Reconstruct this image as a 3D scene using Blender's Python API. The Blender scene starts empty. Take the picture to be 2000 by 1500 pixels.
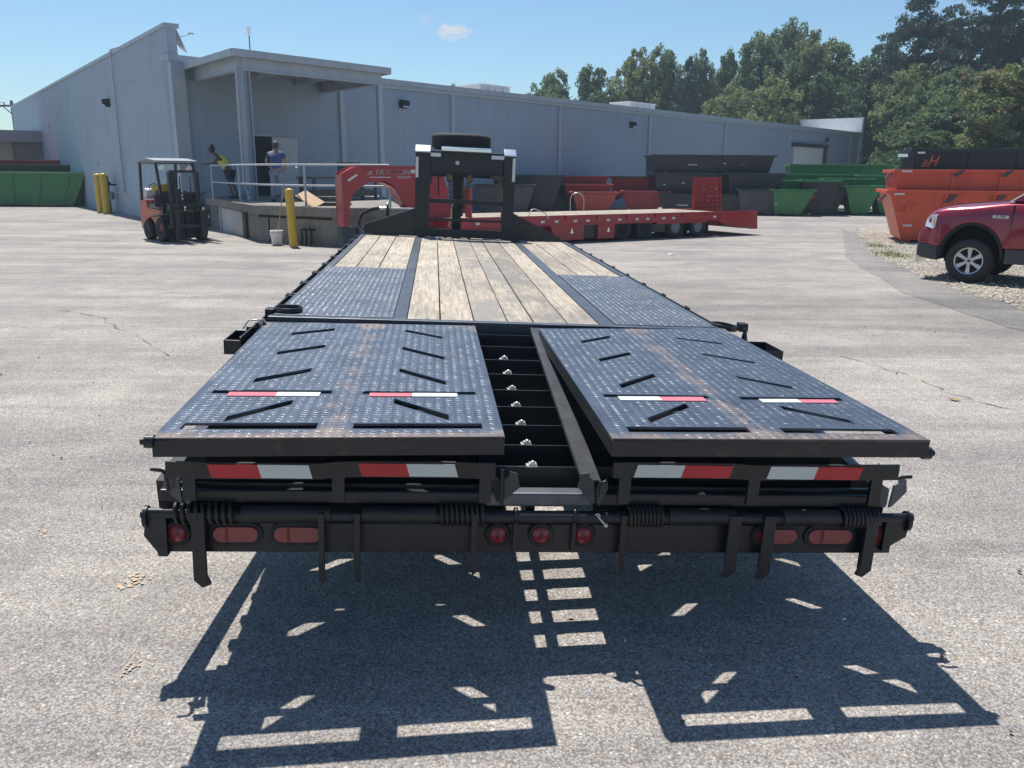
import bpy, bmesh, math, random
import numpy as np
from mathutils import Matrix, Vector, Euler

S = bpy.context.scene
COL = S.collection
R = math.radians
rnd = random.Random(7)

# ---------------------------------------------------------------- camera, sky, sun, exposure
PITCH = math.atan((750 - 337) / 1600.0)
ROLL = R(0.4)
cam = bpy.data.cameras.new('camera')
cam.sensor_width = 36.0
cam.lens = 28.8
cam.clip_start = 0.05
cam.clip_end = 2000
co = bpy.data.objects.new('camera', cam)
COL.objects.link(co)
fw = Vector((0, math.cos(PITCH), -math.sin(PITCH)))
rt = Vector((1, 0, 0))
up = rt.cross(fw)
r2 = rt * math.cos(ROLL) + up * math.sin(ROLL)
u2 = up * math.cos(ROLL) - rt * math.sin(ROLL)
mw = Matrix(((r2.x, u2.x, -fw.x, 0), (r2.y, u2.y, -fw.y, 0), (r2.z, u2.z, -fw.z, 1.75), (0, 0, 0, 1)))
co.matrix_world = mw
S.camera = co

SUN_D = Vector((-0.195, 0.42, 1.0)).normalized()
SUN_EL = math.asin(SUN_D.z)
SUN_AZ = math.atan2(SUN_D.x, SUN_D.y)
W = bpy.data.worlds.new('World')
S.world = W
W.use_nodes = True
nt = W.node_tree
for n in list(nt.nodes): nt.nodes.remove(n)
wo = nt.nodes.new('ShaderNodeOutputWorld')
bg = nt.nodes.new('ShaderNodeBackground')
sky = nt.nodes.new('ShaderNodeTexSky')
sky.sky_type = 'NISHITA'
sky.sun_disc = False
sky.sun_elevation = SUN_EL
sky.sun_rotation = SUN_AZ
sky.air_density = 1.0
sky.dust_density = 0.4
sky.ozone_density = 3.0
SKY_STR = 0.086
bg.inputs['Strength'].default_value = SKY_STR
# two small fair-weather clouds, placed by direction in the sky
tc = nt.nodes.new('ShaderNodeTexCoord')
def _cloud(direc, rx, rz, amt, seed):
    d = Vector(direc).normalized()
    e1 = Vector((d.y, -d.x, 0)).normalized()
    e2 = e1.cross(d) * -1
    def dot(v):
        n = nt.nodes.new('ShaderNodeVectorMath'); n.operation = 'DOT_PRODUCT'
        nt.links.new(tc.outputs['Generated'], n.inputs[0]); n.inputs[1].default_value = v
        return n.outputs['Value']
    def ma(op, a, b=None, c=None):
        n = nt.nodes.new('ShaderNodeMath'); n.operation = op
        for i, q in enumerate((a, b, c)):
            if q is None: continue
            if isinstance(q, (int, float)): n.inputs[i].default_value = q
            else: nt.links.new(q, n.inputs[i])
        return n.outputs[0]
    a = ma('DIVIDE', dot(e1), rx); b = ma('DIVIDE', dot(e2), rz)
    r = ma('ADD', ma('MULTIPLY', a, a), ma('MULTIPLY', b, b))
    f = ma('GREATER_THAN', dot(d), 0.5)
    cb = nt.nodes.new('ShaderNodeCombineXYZ')
    nt.links.new(a, cb.inputs[0]); nt.links.new(b, cb.inputs[1]); cb.inputs[2].default_value = seed
    no = nt.nodes.new('ShaderNodeTexNoise'); no.inputs['Scale'].default_value = 1.7; no.inputs['Detail'].default_value = 6
    no.inputs['Roughness'].default_value = 0.62
    nt.links.new(cb.outputs[0], no.inputs['Vector'])
    v = ma('SUBTRACT', ma('MULTIPLY', no.outputs['Fac'], 2.6), ma('ADD', r, 0.65))
    v = ma('MULTIPLY', ma('MAXIMUM', v, 0.0), 1.6)
    v = ma('MULTIPLY', ma('MINIMUM', v, 1.0), f)
    return ma('MULTIPLY', v, amt)
c1 = _cloud((-0.0700, 1.0, 0.154), 0.026, 0.011, 0.85, 3.1)
c2 = _cloud((-0.101, 1.0, 0.167), 0.011, 0.008, 0.25, 9.7)
def _mix(a, b, f, mode='MIX'):
    n = nt.nodes.new('ShaderNodeMix'); n.data_type = 'RGBA'; n.blend_type = mode
    for s, q in ((n.inputs[0], f), (n.inputs[6], a), (n.inputs[7], b)):
        if isinstance(q, (int, float)): s.default_value = q
        elif isinstance(q, tuple): s.default_value = q
        else: nt.links.new(q, s)
    return n.outputs[2]
skyc = _mix(sky.outputs[0], (0.84, 0.985, 1.04, 1), 1.0, 'MULTIPLY')
col = _mix(skyc, (6.2, 6.3, 6.5, 1), c1)
col = _mix(col, (5.8, 6.0, 6.4, 1), c2)
nt.links.new(col, bg.inputs['Color'])
nt.links.new(bg.outputs[0], wo.inputs[0])

sl = bpy.data.lights.new('sun', 'SUN')
sl.energy = 4.7
sl.angle = R(0.53)
sl.color = (1.0, 0.95, 0.88)
so = bpy.data.objects.new('sun', sl)
so.rotation_euler = (-SUN_D).to_track_quat('-Z', 'Y').to_euler()
so.location = (0, 0, 30)
COL.objects.link(so)

S.render.engine = 'CYCLES'
S.view_settings.view_transform = 'Standard'
S.view_settings.look = 'None'
S.view_settings.gamma = 1
S.view_settings.exposure = 0.45
S.view_settings.use_curve_mapping = False
S.render.resolution_x = 1024
S.render.resolution_y = 768

# ---------------------------------------------------------------- helpers
def tag(o, label=None, cat=None, group=None, kind=None):
    if label: o['label'] = label
    if cat: o['category'] = cat
    if group: o['group'] = group
    if kind: o['kind'] = kind
    return o

def empty(name, loc=(0, 0, 0), rz=0.0, label=None, cat=None, group=None, mat=None):
    o = bpy.data.objects.new(name, None)
    o.empty_display_size = 0.2
    if mat is not None: o.matrix_world = mat
    else:
        o.location = loc; o.rotation_euler = (0, 0, rz)
    COL.objects.link(o)
    return tag(o, label, cat, group)

def copy_tree(o, parent=None):
    c = o.copy(); COL.objects.link(c)
    if parent is not None: c.parent = parent
    for ch in list(o.children): copy_tree(ch, c)
    return c

class MB:
    def __init__(s): s.v = []; s.f = []; s.sm = []
    def add(s, vs, fs, smooth=False, M=None):
        n = len(s.v)
        for p in vs:
            p = Vector(p)
            if M is not None: p = M @ p
            s.v.append(tuple(p))
        for f in fs:
            s.f.append(tuple(i + n for i in f)); s.sm.append(smooth)
        return s
    def box(s, x0, x1, y0, y1, z0, z1, M=None):
        vs = [(x0, y0, z0), (x1, y0, z0), (x1, y1, z0), (x0, y1, z0), (x0, y0, z1), (x1, y0, z1), (x1, y1, z1), (x0, y1, z1)]
        return s.add(vs, [(0, 3, 2, 1), (4, 5, 6, 7), (0, 1, 5, 4), (1, 2, 6, 5), (2, 3, 7, 6), (3, 0, 4, 7)], M=M)
    def beam(s, p0, p1, w, h, upv=(0, 0, 1)):
        p0 = Vector(p0); p1 = Vector(p1); d = (p1 - p0); L = d.length; d.normalize()
        u = Vector(upv)
        if abs(d.dot(u)) > 0.99: u = Vector((0, 1, 0))
        a = d.cross(u).normalized(); b = a.cross(d).normalized()
        M = Matrix(((a.x, d.x, b.x, p0.x), (a.y, d.y, b.y, p0.y), (a.z, d.z, b.z, p0.z), (0, 0, 0, 1)))
        return s.box(-w / 2, w / 2, 0, L, -h / 2, h / 2, M=M)
    def prism(s, poly, a0, a1, axis='y', M=None):
        # poly: list of 2D points, extruded along axis from a0 to a1
        n = len(poly)
        def mk(p, a):
            if axis == 'y': return (p[0], a, p[1])
            if axis == 'x': return (a, p[0], p[1])
            return (p[0], p[1], a)
        vs = [mk(p, a0) for p in poly] + [mk(p, a1) for p in poly]
        fs = [tuple(range(n)), tuple(range(2 * n - 1, n - 1, -1))]
        for i in range(n):
            j = (i + 1) % n
            fs.append((i, i + n, j + n, j))
        return s.add(vs, fs, M=M)
    def tube(s, pts, r, seg=8, smooth=True, cap=True, radii=None):
        pts = [Vector(p) for p in pts]
        n = len(pts); rings = []
        t0 = (pts[1] - pts[0]).normalized()
        u = Vector((0, 0, 1)) if abs(t0.z) < 0.9 else Vector((1, 0, 0))
        a = t0.cross(u).normalized(); vs = []
        for i, p in enumerate(pts):
            if i == 0: t = pts[1] - pts[0]
            elif i == n - 1: t = pts[-1] - pts[-2]
            else: t = (pts[i + 1] - pts[i]).normalized() + (pts[i] - pts[i - 1]).normalized()
            if t.length < 1e-9: t = t0
            t.normalize()
            a = (a - t * a.dot(t)).normalized(); b = t.cross(a)
            rr = radii[i] if radii else r
            for k in range(seg):
                an = 2 * math.pi * k / seg
                vs.append(p + (a * math.cos(an) + b * math.sin(an)) * rr)
        fs = []
        for i in range(n - 1):
            for k in range(seg):
                k2 = (k + 1) % seg
                fs.append((i * seg + k, i * seg + k2, (i + 1) * seg + k2, (i + 1) * seg + k))
        s.add(vs, fs, smooth)
        if cap:
            s.add(vs[:seg], [tuple(range(seg - 1, -1, -1))])
            s.add(vs[-seg:], [tuple(range(seg))])
        return s
    def cyl(s, p0, p1, r, seg=16, r1=None, smooth=True):
        return s.tube([p0, p1], r, seg, smooth, True, [r, r if r1 is None else r1])
    def lathe(s, prof, M=None, seg=24, smooth=True):
        # prof (r, z) around local z
        vs = []; fs = []
        for (r, z) in prof:
            for k in range(seg):
                a = 2 * math.pi * k / seg
                vs.append((r * math.cos(a), r * math.sin(a), z))
        for i in range(len(prof) - 1):
            for k in range(seg):
                k2 = (k + 1) % seg
                fs.append((i * seg + k, i * seg + k2, (i + 1) * seg + k2, (i + 1) * seg + k))
        return s.add(vs, fs, smooth, M)
    def ball(s, c, r, seg=12, rings=8, sc=(1, 1, 1)):
        prof = []
        for i in range(rings + 1):
            a = math.pi * i / rings
            prof.append((max(1e-4, math.sin(a)) * r, -math.cos(a) * r))
        return s.lathe(prof, Matrix.Translation(c) @ Matrix.Diagonal((sc[0], sc[1], sc[2], 1)), seg)
    def mesh(s, name, mat):
        me = bpy.data.meshes.new(name)
        me.from_pydata([tuple(p) for p in s.v], [], s.f)
        me.polygons.foreach_set('use_smooth', s.sm)
        if mat is not None: me.materials.append(mat)
        me.update()
        return me
    def build(s, name, mat, parent=None, loc=None, bevel=0.0, rz=None):
        me = s.mesh(name, mat)
        if s.f and len(s.f) < 60000:
            bm = bmesh.new(); bm.from_mesh(me)
            bmesh.ops.recalc_face_normals(bm, faces=bm.faces)
            bm.to_mesh(me); bm.free()
        o = bpy.data.objects.new(name, me)
        COL.objects.link(o)
        if parent is not None: o.parent = parent
        if loc is not None: o.location = loc
        if rz is not None: o.rotation_euler = (0, 0, rz)
        if bevel:
            b = o.modifiers.new('bevel', 'BEVEL'); b.width = bevel; b.segments = 2; b.limit_method = 'ANGLE'
            b.angle_limit = R(40)
        return o

def inst(name, me, parent, M):
    o = bpy.data.objects.new(name, me)
    COL.objects.link(o)
    if parent is not None: o.parent = parent
    o.matrix_local = M
    return o

def plate_mesh(name, outline, holes, thick, mat):
    """flat plate in XY with real holes, top at z=0"""
    cu = bpy.data.curves.new(name + '_c', 'CURVE'); cu.dimensions = '2D'; cu.fill_mode = 'BOTH'
    cu.extrude = thick / 2
    for poly in [outline] + holes:
        sp = cu.splines.new('POLY'); sp.points.add(len(poly) - 1)
        for i, p in enumerate(poly): sp.points[i].co = (p[0], p[1], 0, 1)
        sp.use_cyclic_u = True
    ob = bpy.data.objects.new(name + '_c', cu); COL.objects.link(ob)
    dg = bpy.context.evaluated_depsgraph_get(); dg.update()
    me = bpy.data.meshes.new_from_object(ob.evaluated_get(dg))
    bpy.data.objects.remove(ob)
    me.name = name
    me.transform(Matrix.Translation((0, 0, -thick / 2)))
    me.materials.clear(); me.materials.append(mat)
    return me

def text_mesh(txt, size, mat, extrude=0.004, shear=0.0, bold=0.0, spacing=1.0):
    cu = bpy.data.curves.new('txt', 'FONT'); cu.body = txt; cu.size = size; cu.extrude = extrude
    cu.shear = shear; cu.offset = bold; cu.space_character = spacing
    cu.align_x = 'CENTER'; cu.align_y = 'CENTER'
    ob = bpy.data.objects.new('txt', cu); COL.objects.link(ob)
    dg = bpy.context.evaluated_depsgraph_get(); dg.update()
    me = bpy.data.meshes.new_from_object(ob.evaluated_get(dg))
    bpy.data.objects.remove(ob)
    me.name = 'lettering'
    me.materials.clear(); me.materials.append(mat)
    return me

def inside(p, poly):
    x, y = p; c = False; n = len(poly)
    for i in range(n):
        x1, y1 = poly[i]; x2, y2 = poly[(i + 1) % n]
        if (y1 > y) != (y2 > y) and x < (x2 - x1) * (y - y1) / (y2 - y1) + x1: c = not c
    return c

# ---------------------------------------------------------------- materials
def mk(name, color, rough=0.6, metal=0.0, var=0.12, vscale=3.0, bump=0.0, bscale=40.0, color2=None, c2scale=1.5,
       c2lo=0.5, c2hi=0.7, coat=0.0, spec=0.5, rvar=0.1, stretch=(1, 1, 1), trans=0.0, streak=0.0, emit=None, estr=0.0):
    m = bpy.data.materials.new(name); m.use_nodes = True
    t = m.node_tree; N = t.nodes; L = t.links
    b = N['Principled BSDF']
    b.inputs['Metallic'].default_value = metal
    b.inputs['Specular IOR Level'].default_value = spec
    if coat: b.inputs['Coat Weight'].default_value = coat; b.inputs['Coat Roughness'].default_value = 0.06
    if trans: b.inputs['Transmission Weight'].default_value = trans
    if emit: b.inputs['Emission Color'].default_value = emit; b.inputs['Emission Strength'].default_value = estr
    tcn = N.new('ShaderNodeTexCoord'); mp = N.new('ShaderNodeMapping')
    mp.inputs['Scale'].default_value = stretch
    L.new(tcn.outputs['Object'], mp.inputs['Vector'])
    no = N.new('ShaderNodeTexNoise'); no.inputs['Scale'].default_value = vscale; no.inputs['Detail'].default_value = 7
    no.inputs['Roughness'].default_value = 0.62
    L.new(mp.outputs[0], no.inputs['Vector'])
    cr = N.new('ShaderNodeValToRGB')
    c = Vector(color[:3]); lo = c * (1 - var); hi = c * (1 + var)
    cr.color_ramp.elements[0].position = 0.3; cr.color_ramp.elements[0].color = (*lo, 1)
    cr.color_ramp.elements[1].position = 0.7; cr.color_ramp.elements[1].color = (*hi, 1)
    L.new(no.outputs['Fac'], cr.inputs[0])
    out = cr.outputs[0]
    if color2 is not None:
        n2 = N.new('ShaderNodeTexNoise'); n2.inputs['Scale'].default_value = c2scale; n2.inputs['Detail'].default_value = 9
        n2.inputs['Roughness'].default_value = 0.7
        L.new(mp.outputs[0], n2.inputs['Vector'])
        r2_ = N.new('ShaderNodeMapRange'); r2_.inputs[1].default_value = c2lo; r2_.inputs[2].default_value = c2hi
        L.new(n2.outputs['Fac'], r2_.inputs[0])
        mx = N.new('ShaderNodeMix'); mx.data_type = 'RGBA'
        L.new(r2_.outputs[0], mx.inputs[0]); L.new(out, mx.inputs[6]); mx.inputs[7].default_value = (*color2[:3], 1)
        out = mx.outputs[2]
    if streak:
        mp2 = N.new('ShaderNodeMapping'); mp2.inputs['Scale'].default_value = (6, 6, 0.25)
        L.new(tcn.outputs['Object'], mp2.inputs['Vector'])
        n3 = N.new('ShaderNodeTexNoise'); n3.inputs['Scale'].default_value = 1.3; n3.inputs['Detail'].default_value = 6
        L.new(mp2.outputs[0], n3.inputs['Vector'])
        mr = N.new('ShaderNodeMapRange'); mr.inputs[1].default_value = 0.45; mr.inputs[2].default_value = 0.75
        mr.inputs[3].default_value = 1.0; mr.inputs[4].default_value = 1 - streak
        L.new(n3.outputs['Fac'], mr.inputs[0])
        mx = N.new('ShaderNodeMix'); mx.data_type = 'RGBA'; mx.blend_type = 'MULTIPLY'; mx.inputs[0].default_value = 1
        L.new(out, mx.inputs[6]); L.new(mr.outputs[0], mx.inputs[7]); out = mx.outputs[2]
    L.new(out, b.inputs['Base Color'])
    mr = N.new('ShaderNodeMapRange'); mr.inputs[3].default_value = max(0.02, rough - rvar); mr.inputs[4].default_value = min(1, rough + rvar)
    L.new(no.outputs['Fac'], mr.inputs[0]); L.new(mr.outputs[0], b.inputs['Roughness'])
    if bump:
        nb = N.new('ShaderNodeTexNoise'); nb.inputs['Scale'].default_value = bscale; nb.inputs['Detail'].default_value = 4
        L.new(mp.outputs[0], nb.inputs['Vector'])
        bp = N.new('ShaderNodeBump'); bp.inputs['Strength'].default_value = bump; bp.inputs['Distance'].default_value = 0.01
        L.new(nb.outputs['Fac'], bp.inputs['Height']); L.new(bp.outputs[0], b.inputs['Normal'])
    return m

M_ = {}
HAZE = 0.0009
M_['black'] = mk('black_paint', (0.011, 0.013, 0.018), 0.38, var=0.25, vscale=6, color2=(0.03, 0.029, 0.028), c2scale=3, c2lo=0.55, c2hi=0.85, bump=0.08, bscale=30, rvar=0.12)
M_['blackrust'] = mk('black_paint_rusty', (0.020, 0.020, 0.021), 0.5, var=0.3, vscale=8, color2=(0.11, 0.055, 0.03), c2scale=9, c2lo=0.58, c2hi=0.78, bump=0.15, bscale=60)
M_['tread'] = mk('worn_tread_plate', (0.076, 0.096, 0.130), 0.40, metal=0.5, var=0.3, vscale=5, bump=0.05, bscale=80, rvar=0.06)
M_['treadbar'] = mk('polished_tread_lug', (0.088, 0.108, 0.142), 0.44, metal=0.5, var=0.35, vscale=7, rvar=0.12)
def add_rust(m, amount=1.0):
    """rust along the creased middle of a ramp, its worn rear lip and in scattered scuffs"""
    t = m.node_tree; N = t.nodes; L = t.links; b = N['Principled BSDF']
    src = b.inputs['Base Color'].links[0].from_socket
    tcn = N.new('ShaderNodeTexCoord'); sp = N.new('ShaderNodeSeparateXYZ'); L.new(tcn.outputs['Object'], sp.inputs[0])
    def ma(op, a, bb=None, cc=None):
        n = N.new('ShaderNodeMath'); n.operation = op
        for i, q in enumerate((a, bb, cc)):
            if q is None: continue
            if isinstance(q, (int, float)): n.inputs[i].default_value = q
            else: L.new(q, n.inputs[i])
        return n.outputs[0]
    def mrr(a, lo, hi, o0=0.0, o1=1.0):
        n = N.new('ShaderNodeMapRange'); n.interpolation_type = 'SMOOTHSTEP'
        L.new(a, n.inputs[0]); n.inputs[1].default_value = lo; n.inputs[2].default_value = hi; n.inputs[3].default_value = o0; n.inputs[4].default_value = o1
        return n.outputs[0]
    def noi(sc, det=8, dist=0.0):
        n = N.new('ShaderNodeTexNoise'); n.inputs['Scale'].default_value = sc; n.inputs['Detail'].default_value = det; n.inputs['Roughness'].default_value = .68; n.inputs['Distortion'].default_value = dist
        L.new(tcn.outputs['Object'], n.inputs['Vector']); return n.outputs['Fac']
    xa = ma('ABSOLUTE', sp.outputs[0])
    crease = mrr(ma('ABSOLUTE', ma('SUBTRACT', xa, .735)), .015, .11, 1.0, 0.0)
    lip = mrr(sp.outputs[1], .06, .17, 1.0, 0.0)
    edge = mrr(ma('ABSOLUTE', ma('SUBTRACT', xa, .735)), .50, .58)
    far = mrr(sp.outputs[1], 1.78, 2.02)
    n1 = noi(5.0, 9, .5); n2 = noi(2.3, 9, .8)
    k = ma('ADD', ma('ADD', ma('MULTIPLY', crease, .42), ma('MULTIPLY', lip, .55)), ma('ADD', ma('MULTIPLY', edge, .25), ma('MULTIPLY', far, .3)))
    msk = ma('MAXIMUM', mrr(ma('ADD', ma('MULTIPLY', k, .75), n1), .70, .98), ma('MULTIPLY', mrr(n2, .62, .74), .8))
    msk = ma('MULTIPLY', ma('MINIMUM', msk, 1.0), .72 * amount)
    cr = N.new('ShaderNodeValToRGB'); e = cr.color_ramp.elements; e[0].position = .35; e[0].color = (.17, .105, .075, 1); e[1].position = .7; e[1].color = (.34, .27, .215, 1)
    L.new(noi(14, 6), cr.inputs[0])
    mx = N.new('ShaderNodeMix'); mx.data_type = 'RGBA'; L.new(msk, mx.inputs[0]); L.new(src, mx.inputs[6]); L.new(cr.outputs[0], mx.inputs[7])
    L.new(mx.outputs[2], b.inputs['Base Color'])
    mt = b.inputs['Metallic'].default_value; L.new(ma('MULTIPLY_ADD', msk, -mt * .8, mt), b.inputs['Metallic'])
add_rust(M_['tread']); add_rust(M_['treadbar'], .8)
M_['deckplate'] = mk('deck_tread_plate', (0.13, 0.145, 0.17), 0.36, metal=0.55, var=0.2, vscale=3, color2=(0.26, 0.24, 0.22), c2scale=2, c2lo=0.5, c2hi=0.85, rvar=0.06)
M_['angle'] = mk('bare_steel_angle', (0.050, 0.055, 0.064), 0.40, metal=0.3, var=0.25, vscale=6)
M_['strip'] = mk('grey_steel_strip', (0.085, 0.095, 0.115), 0.40, metal=0.45, var=0.2, vscale=4, color2=(0.16, 0.16, 0.16), c2scale=5, c2lo=0.5, c2hi=0.8, stretch=(1, 0.3, 1))
M_['chrome'] = mk('bright_metal', (0.78, 0.80, 0.84), 0.18, metal=1.0, var=0.05, rvar=0.06)
M_['zinc'] = mk('zinc_clip', (0.62, 0.60, 0.55), 0.35, metal=0.6, var=0.2, vscale=40)
M_['white_tape'] = mk('white_reflective_tape', (0.62, 0.64, 0.63), 0.4, var=0.05)
M_['red_tape'] = mk('red_reflective_tape', (0.50, 0.022, 0.03), 0.35, var=0.1)
M_['sunlit_red_tape'] = mk('sunlit_red_tape_tint', (0.58, 0.16, 0.19), 0.4, var=0.1)  # paler copy of the red tape with sunlight put into its colour
M_['lens'] = mk('red_lamp_lens', (0.24, 0.026, 0.032), 0.30, var=0.15, vscale=30, coat=0.5)
M_['lensdark'] = mk('dark_red_lens', (0.12, 0.01, 0.015), 0.3, var=0.1)
M_['rubber'] = mk('black_rubber', (0.022, 0.022, 0.023), 0.78, var=0.2, vscale=12, color2=(0.07, 0.065, 0.055), c2scale=5, c2lo=0.5, c2hi=0.9)
M_['galv'] = mk('weathered_chain', (0.20, 0.17, 0.12), 0.55, metal=0.6, var=0.4, vscale=40)
M_['sticker'] = mk('sticker', (0.55, 0.5, 0.5), 0.5)
M_['red'] = mk('red_paint', (0.33, 0.018, 0.026), 0.36, var=0.15, vscale=3, color2=(0.22, 0.05, 0.04), c2scale=4, c2lo=0.55, c2hi=0.9, coat=0.25)
M_['redbin'] = mk('red_bin_paint', (0.30, 0.022, 0.026), 0.45, var=0.15, vscale=2, color2=(0.2, 0.05, 0.04), c2scale=3, c2lo=0.55, c2hi=0.9, streak=0.25)
M_['redbin2'] = mk('faded_red_bin_paint', (0.42, 0.06, 0.035), 0.5, var=0.12, vscale=2, streak=0.2)
M_['orange'] = mk('orange_red_bin_paint', (0.62, 0.085, 0.04), 0.42, var=0.1, vscale=1.6, color2=(0.45, 0.08, 0.05), c2scale=2, c2lo=0.5, c2hi=0.9, streak=0.15)
M_['green'] = mk('green_bin_paint', (0.022, 0.17, 0.045), 0.42, var=0.15, vscale=2, color2=(0.03, 0.12, 0.05), c2scale=3, c2lo=0.5, c2hi=0.9, streak=0.2)
M_['greenl'] = mk('light_green_bin_paint', (0.055, 0.21, 0.065), 0.45, var=0.12, vscale=2, streak=0.2)
M_['blackbin'] = mk('black_bin_paint', (0.013, 0.017, 0.025), 0.36, var=0.25, vscale=2, color2=(0.035, 0.036, 0.04), c2scale=2.5, c2lo=0.5, c2hi=0.9, streak=0.3)
M_['dirty'] = mk('dusty_dark_paint', (0.075, 0.07, 0.068), 0.6, var=0.3, vscale=2)
M_['logo'] = mk('orange_logo', (0.55, 0.10, 0.05), 0.45)
M_['logow'] = mk('pale_logo', (0.55, 0.50, 0.50), 0.45)
M_['logod'] = mk('dark_logo', (0.28, 0.10, 0.10), 0.45)
M_['wall'] = mk('painted_metal_wall', (0.290, 0.365, 0.445), 0.6, var=0.05, vscale=0.35, color2=(0.25, 0.30, 0.37), c2scale=0.9, c2lo=0.52, c2hi=0.8, streak=0.10, bump=0.02, bscale=8)
M_['wall2'] = mk('painted_block_wall', (0.345, 0.415, 0.485), 0.75, var=0.06, vscale=0.3, color2=(0.28, 0.34, 0.41), c2scale=0.7, c2lo=0.5, c2hi=0.8, streak=0.14, bump=0.05, bscale=10)
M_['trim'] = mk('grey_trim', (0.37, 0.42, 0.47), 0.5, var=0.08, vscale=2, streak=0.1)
M_['trimd'] = mk('dark_grey_trim', (0.25, 0.28, 0.31), 0.6, var=0.1, vscale=1)  # darker grey than the plain trim paint
M_['white'] = mk('white_metal_paint', (0.72, 0.73, 0.73), 0.5, var=0.06, streak=0.1)
M_['acw'] = mk('rooftop_unit_paint', (0.50, 0.52, 0.54), 0.5, var=0.08)
M_['roof'] = mk('white_roof_membrane', (0.74, 0.75, 0.76), 0.8)
M_['dark'] = mk('dark_opening', (0.012, 0.014, 0.018), 0.8)
M_['door'] = mk('pale_door_paint', (0.46, 0.48, 0.50), 0.5, var=0.06)
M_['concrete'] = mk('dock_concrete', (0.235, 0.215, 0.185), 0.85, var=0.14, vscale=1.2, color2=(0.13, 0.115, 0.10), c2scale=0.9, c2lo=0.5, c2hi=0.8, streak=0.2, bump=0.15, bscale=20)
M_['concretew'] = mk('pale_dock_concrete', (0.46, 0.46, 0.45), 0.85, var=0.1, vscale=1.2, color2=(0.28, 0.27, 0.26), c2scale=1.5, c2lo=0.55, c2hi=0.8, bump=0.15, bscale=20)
M_['yellow'] = mk('yellow_paint', (0.62, 0.40, 0.045), 0.5, var=0.1, vscale=2, color2=(0.4, 0.27, 0.07), c2scale=4, c2lo=0.55, c2hi=0.85)
M_['rail'] = mk('pale_railing_paint', (0.42, 0.45, 0.46), 0.45, var=0.08)
M_['cardboard'] = mk('plywood', (0.52, 0.36, 0.20), 0.7, var=0.1)
M_['bucket'] = mk('white_plastic', (0.78, 0.79, 0.80), 0.4, var=0.03)
M_['wood_handle'] = mk('wood_handle', (0.40, 0.30, 0.18), 0.6)
M_['skin'] = mk('skin_light', (0.40, 0.22, 0.16), 0.5, var=0.05)
M_['skind'] = mk('skin_dark', (0.10, 0.055, 0.04), 0.5, var=0.05)
M_['hair'] = mk('dark_hair', (0.018, 0.014, 0.012), 0.6)
M_['hairg'] = mk('greying_hair', (0.06, 0.05, 0.045), 0.6)
M_['yshirt'] = mk('yellow_shirt', (0.60, 0.56, 0.08), 0.8, var=0.08)
M_['navy'] = mk('navy_cloth', (0.025, 0.032, 0.055), 0.8)
M_['bshirt'] = mk('blue_shirt', (0.05, 0.085, 0.19), 0.8)
M_['jeans'] = mk('pale_jeans', (0.21, 0.26, 0.34), 0.85, var=0.15, vscale=8)
M_['fork'] = mk('forklift_orange', (0.50, 0.10, 0.045), 0.42, var=0.1, color2=(0.3, 0.1, 0.06), c2scale=4, c2lo=0.55, c2hi=0.8)
M_['forkblack'] = mk('forklift_black', (0.022, 0.024, 0.027), 0.45, var=0.2)
M_['seatv'] = mk('vinyl_seat', (0.05, 0.055, 0.065), 0.3)
M_['truck'] = mk('maroon_car_paint', (0.27, 0.013, 0.033), 0.26, metal=0.35, var=0.04, coat=1.0, rvar=0.03)
M_['cladding'] = mk('dark_body_cladding', (0.055, 0.055, 0.058), 0.5, var=0.06)
M_['glass'] = mk('tinted_glass', (0.03, 0.035, 0.04), 0.05, spec=0.8, var=0.02, rvar=0.01)
M_['lampglass'] = mk('headlight_glass', (0.75, 0.76, 0.78), 0.12, metal=0.5, var=0.15, vscale=12, coat=0.8)
M_['amber'] = mk('amber_lens', (0.7, 0.25, 0.03), 0.3)
M_['alloy'] = mk('alloy_wheel', (0.60, 0.61, 0.63), 0.28, metal=0.8, var=0.05)
M_['bark'] = mk('bark', (0.10, 0.075, 0.055), 0.9, var=0.3, vscale=8, bump=0.4, bscale=12)
M_['paper'] = mk('white_paper', (0.75, 0.75, 0.75), 0.8)
M_['pole'] = mk('utility_pole_wood', (0.12, 0.10, 0.09), 0.9)
M_['haze'] = bpy.data.materials.new('air'); M_['haze'].use_nodes = True
_h = M_['haze'].node_tree; _h.nodes.remove(_h.nodes['Principled BSDF']); _v = _h.nodes.new('ShaderNodeVolumePrincipled'); _v.inputs['Color'].default_value = (0.66, 0.82, 1.0, 1); _v.inputs['Density'].default_value = HAZE; _v.inputs['Anisotropy'].default_value = 0.3
_h.links.new(_v.outputs[0], _h.nodes['Material Output'].inputs['Volume'])
M_['dish'] = mk('dish_mesh', (0.42, 0.41, 0.40), 0.5)
M_['towing'] = mk('navy_jack_paint', (0.03, 0.04, 0.06), 0.4)

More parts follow.
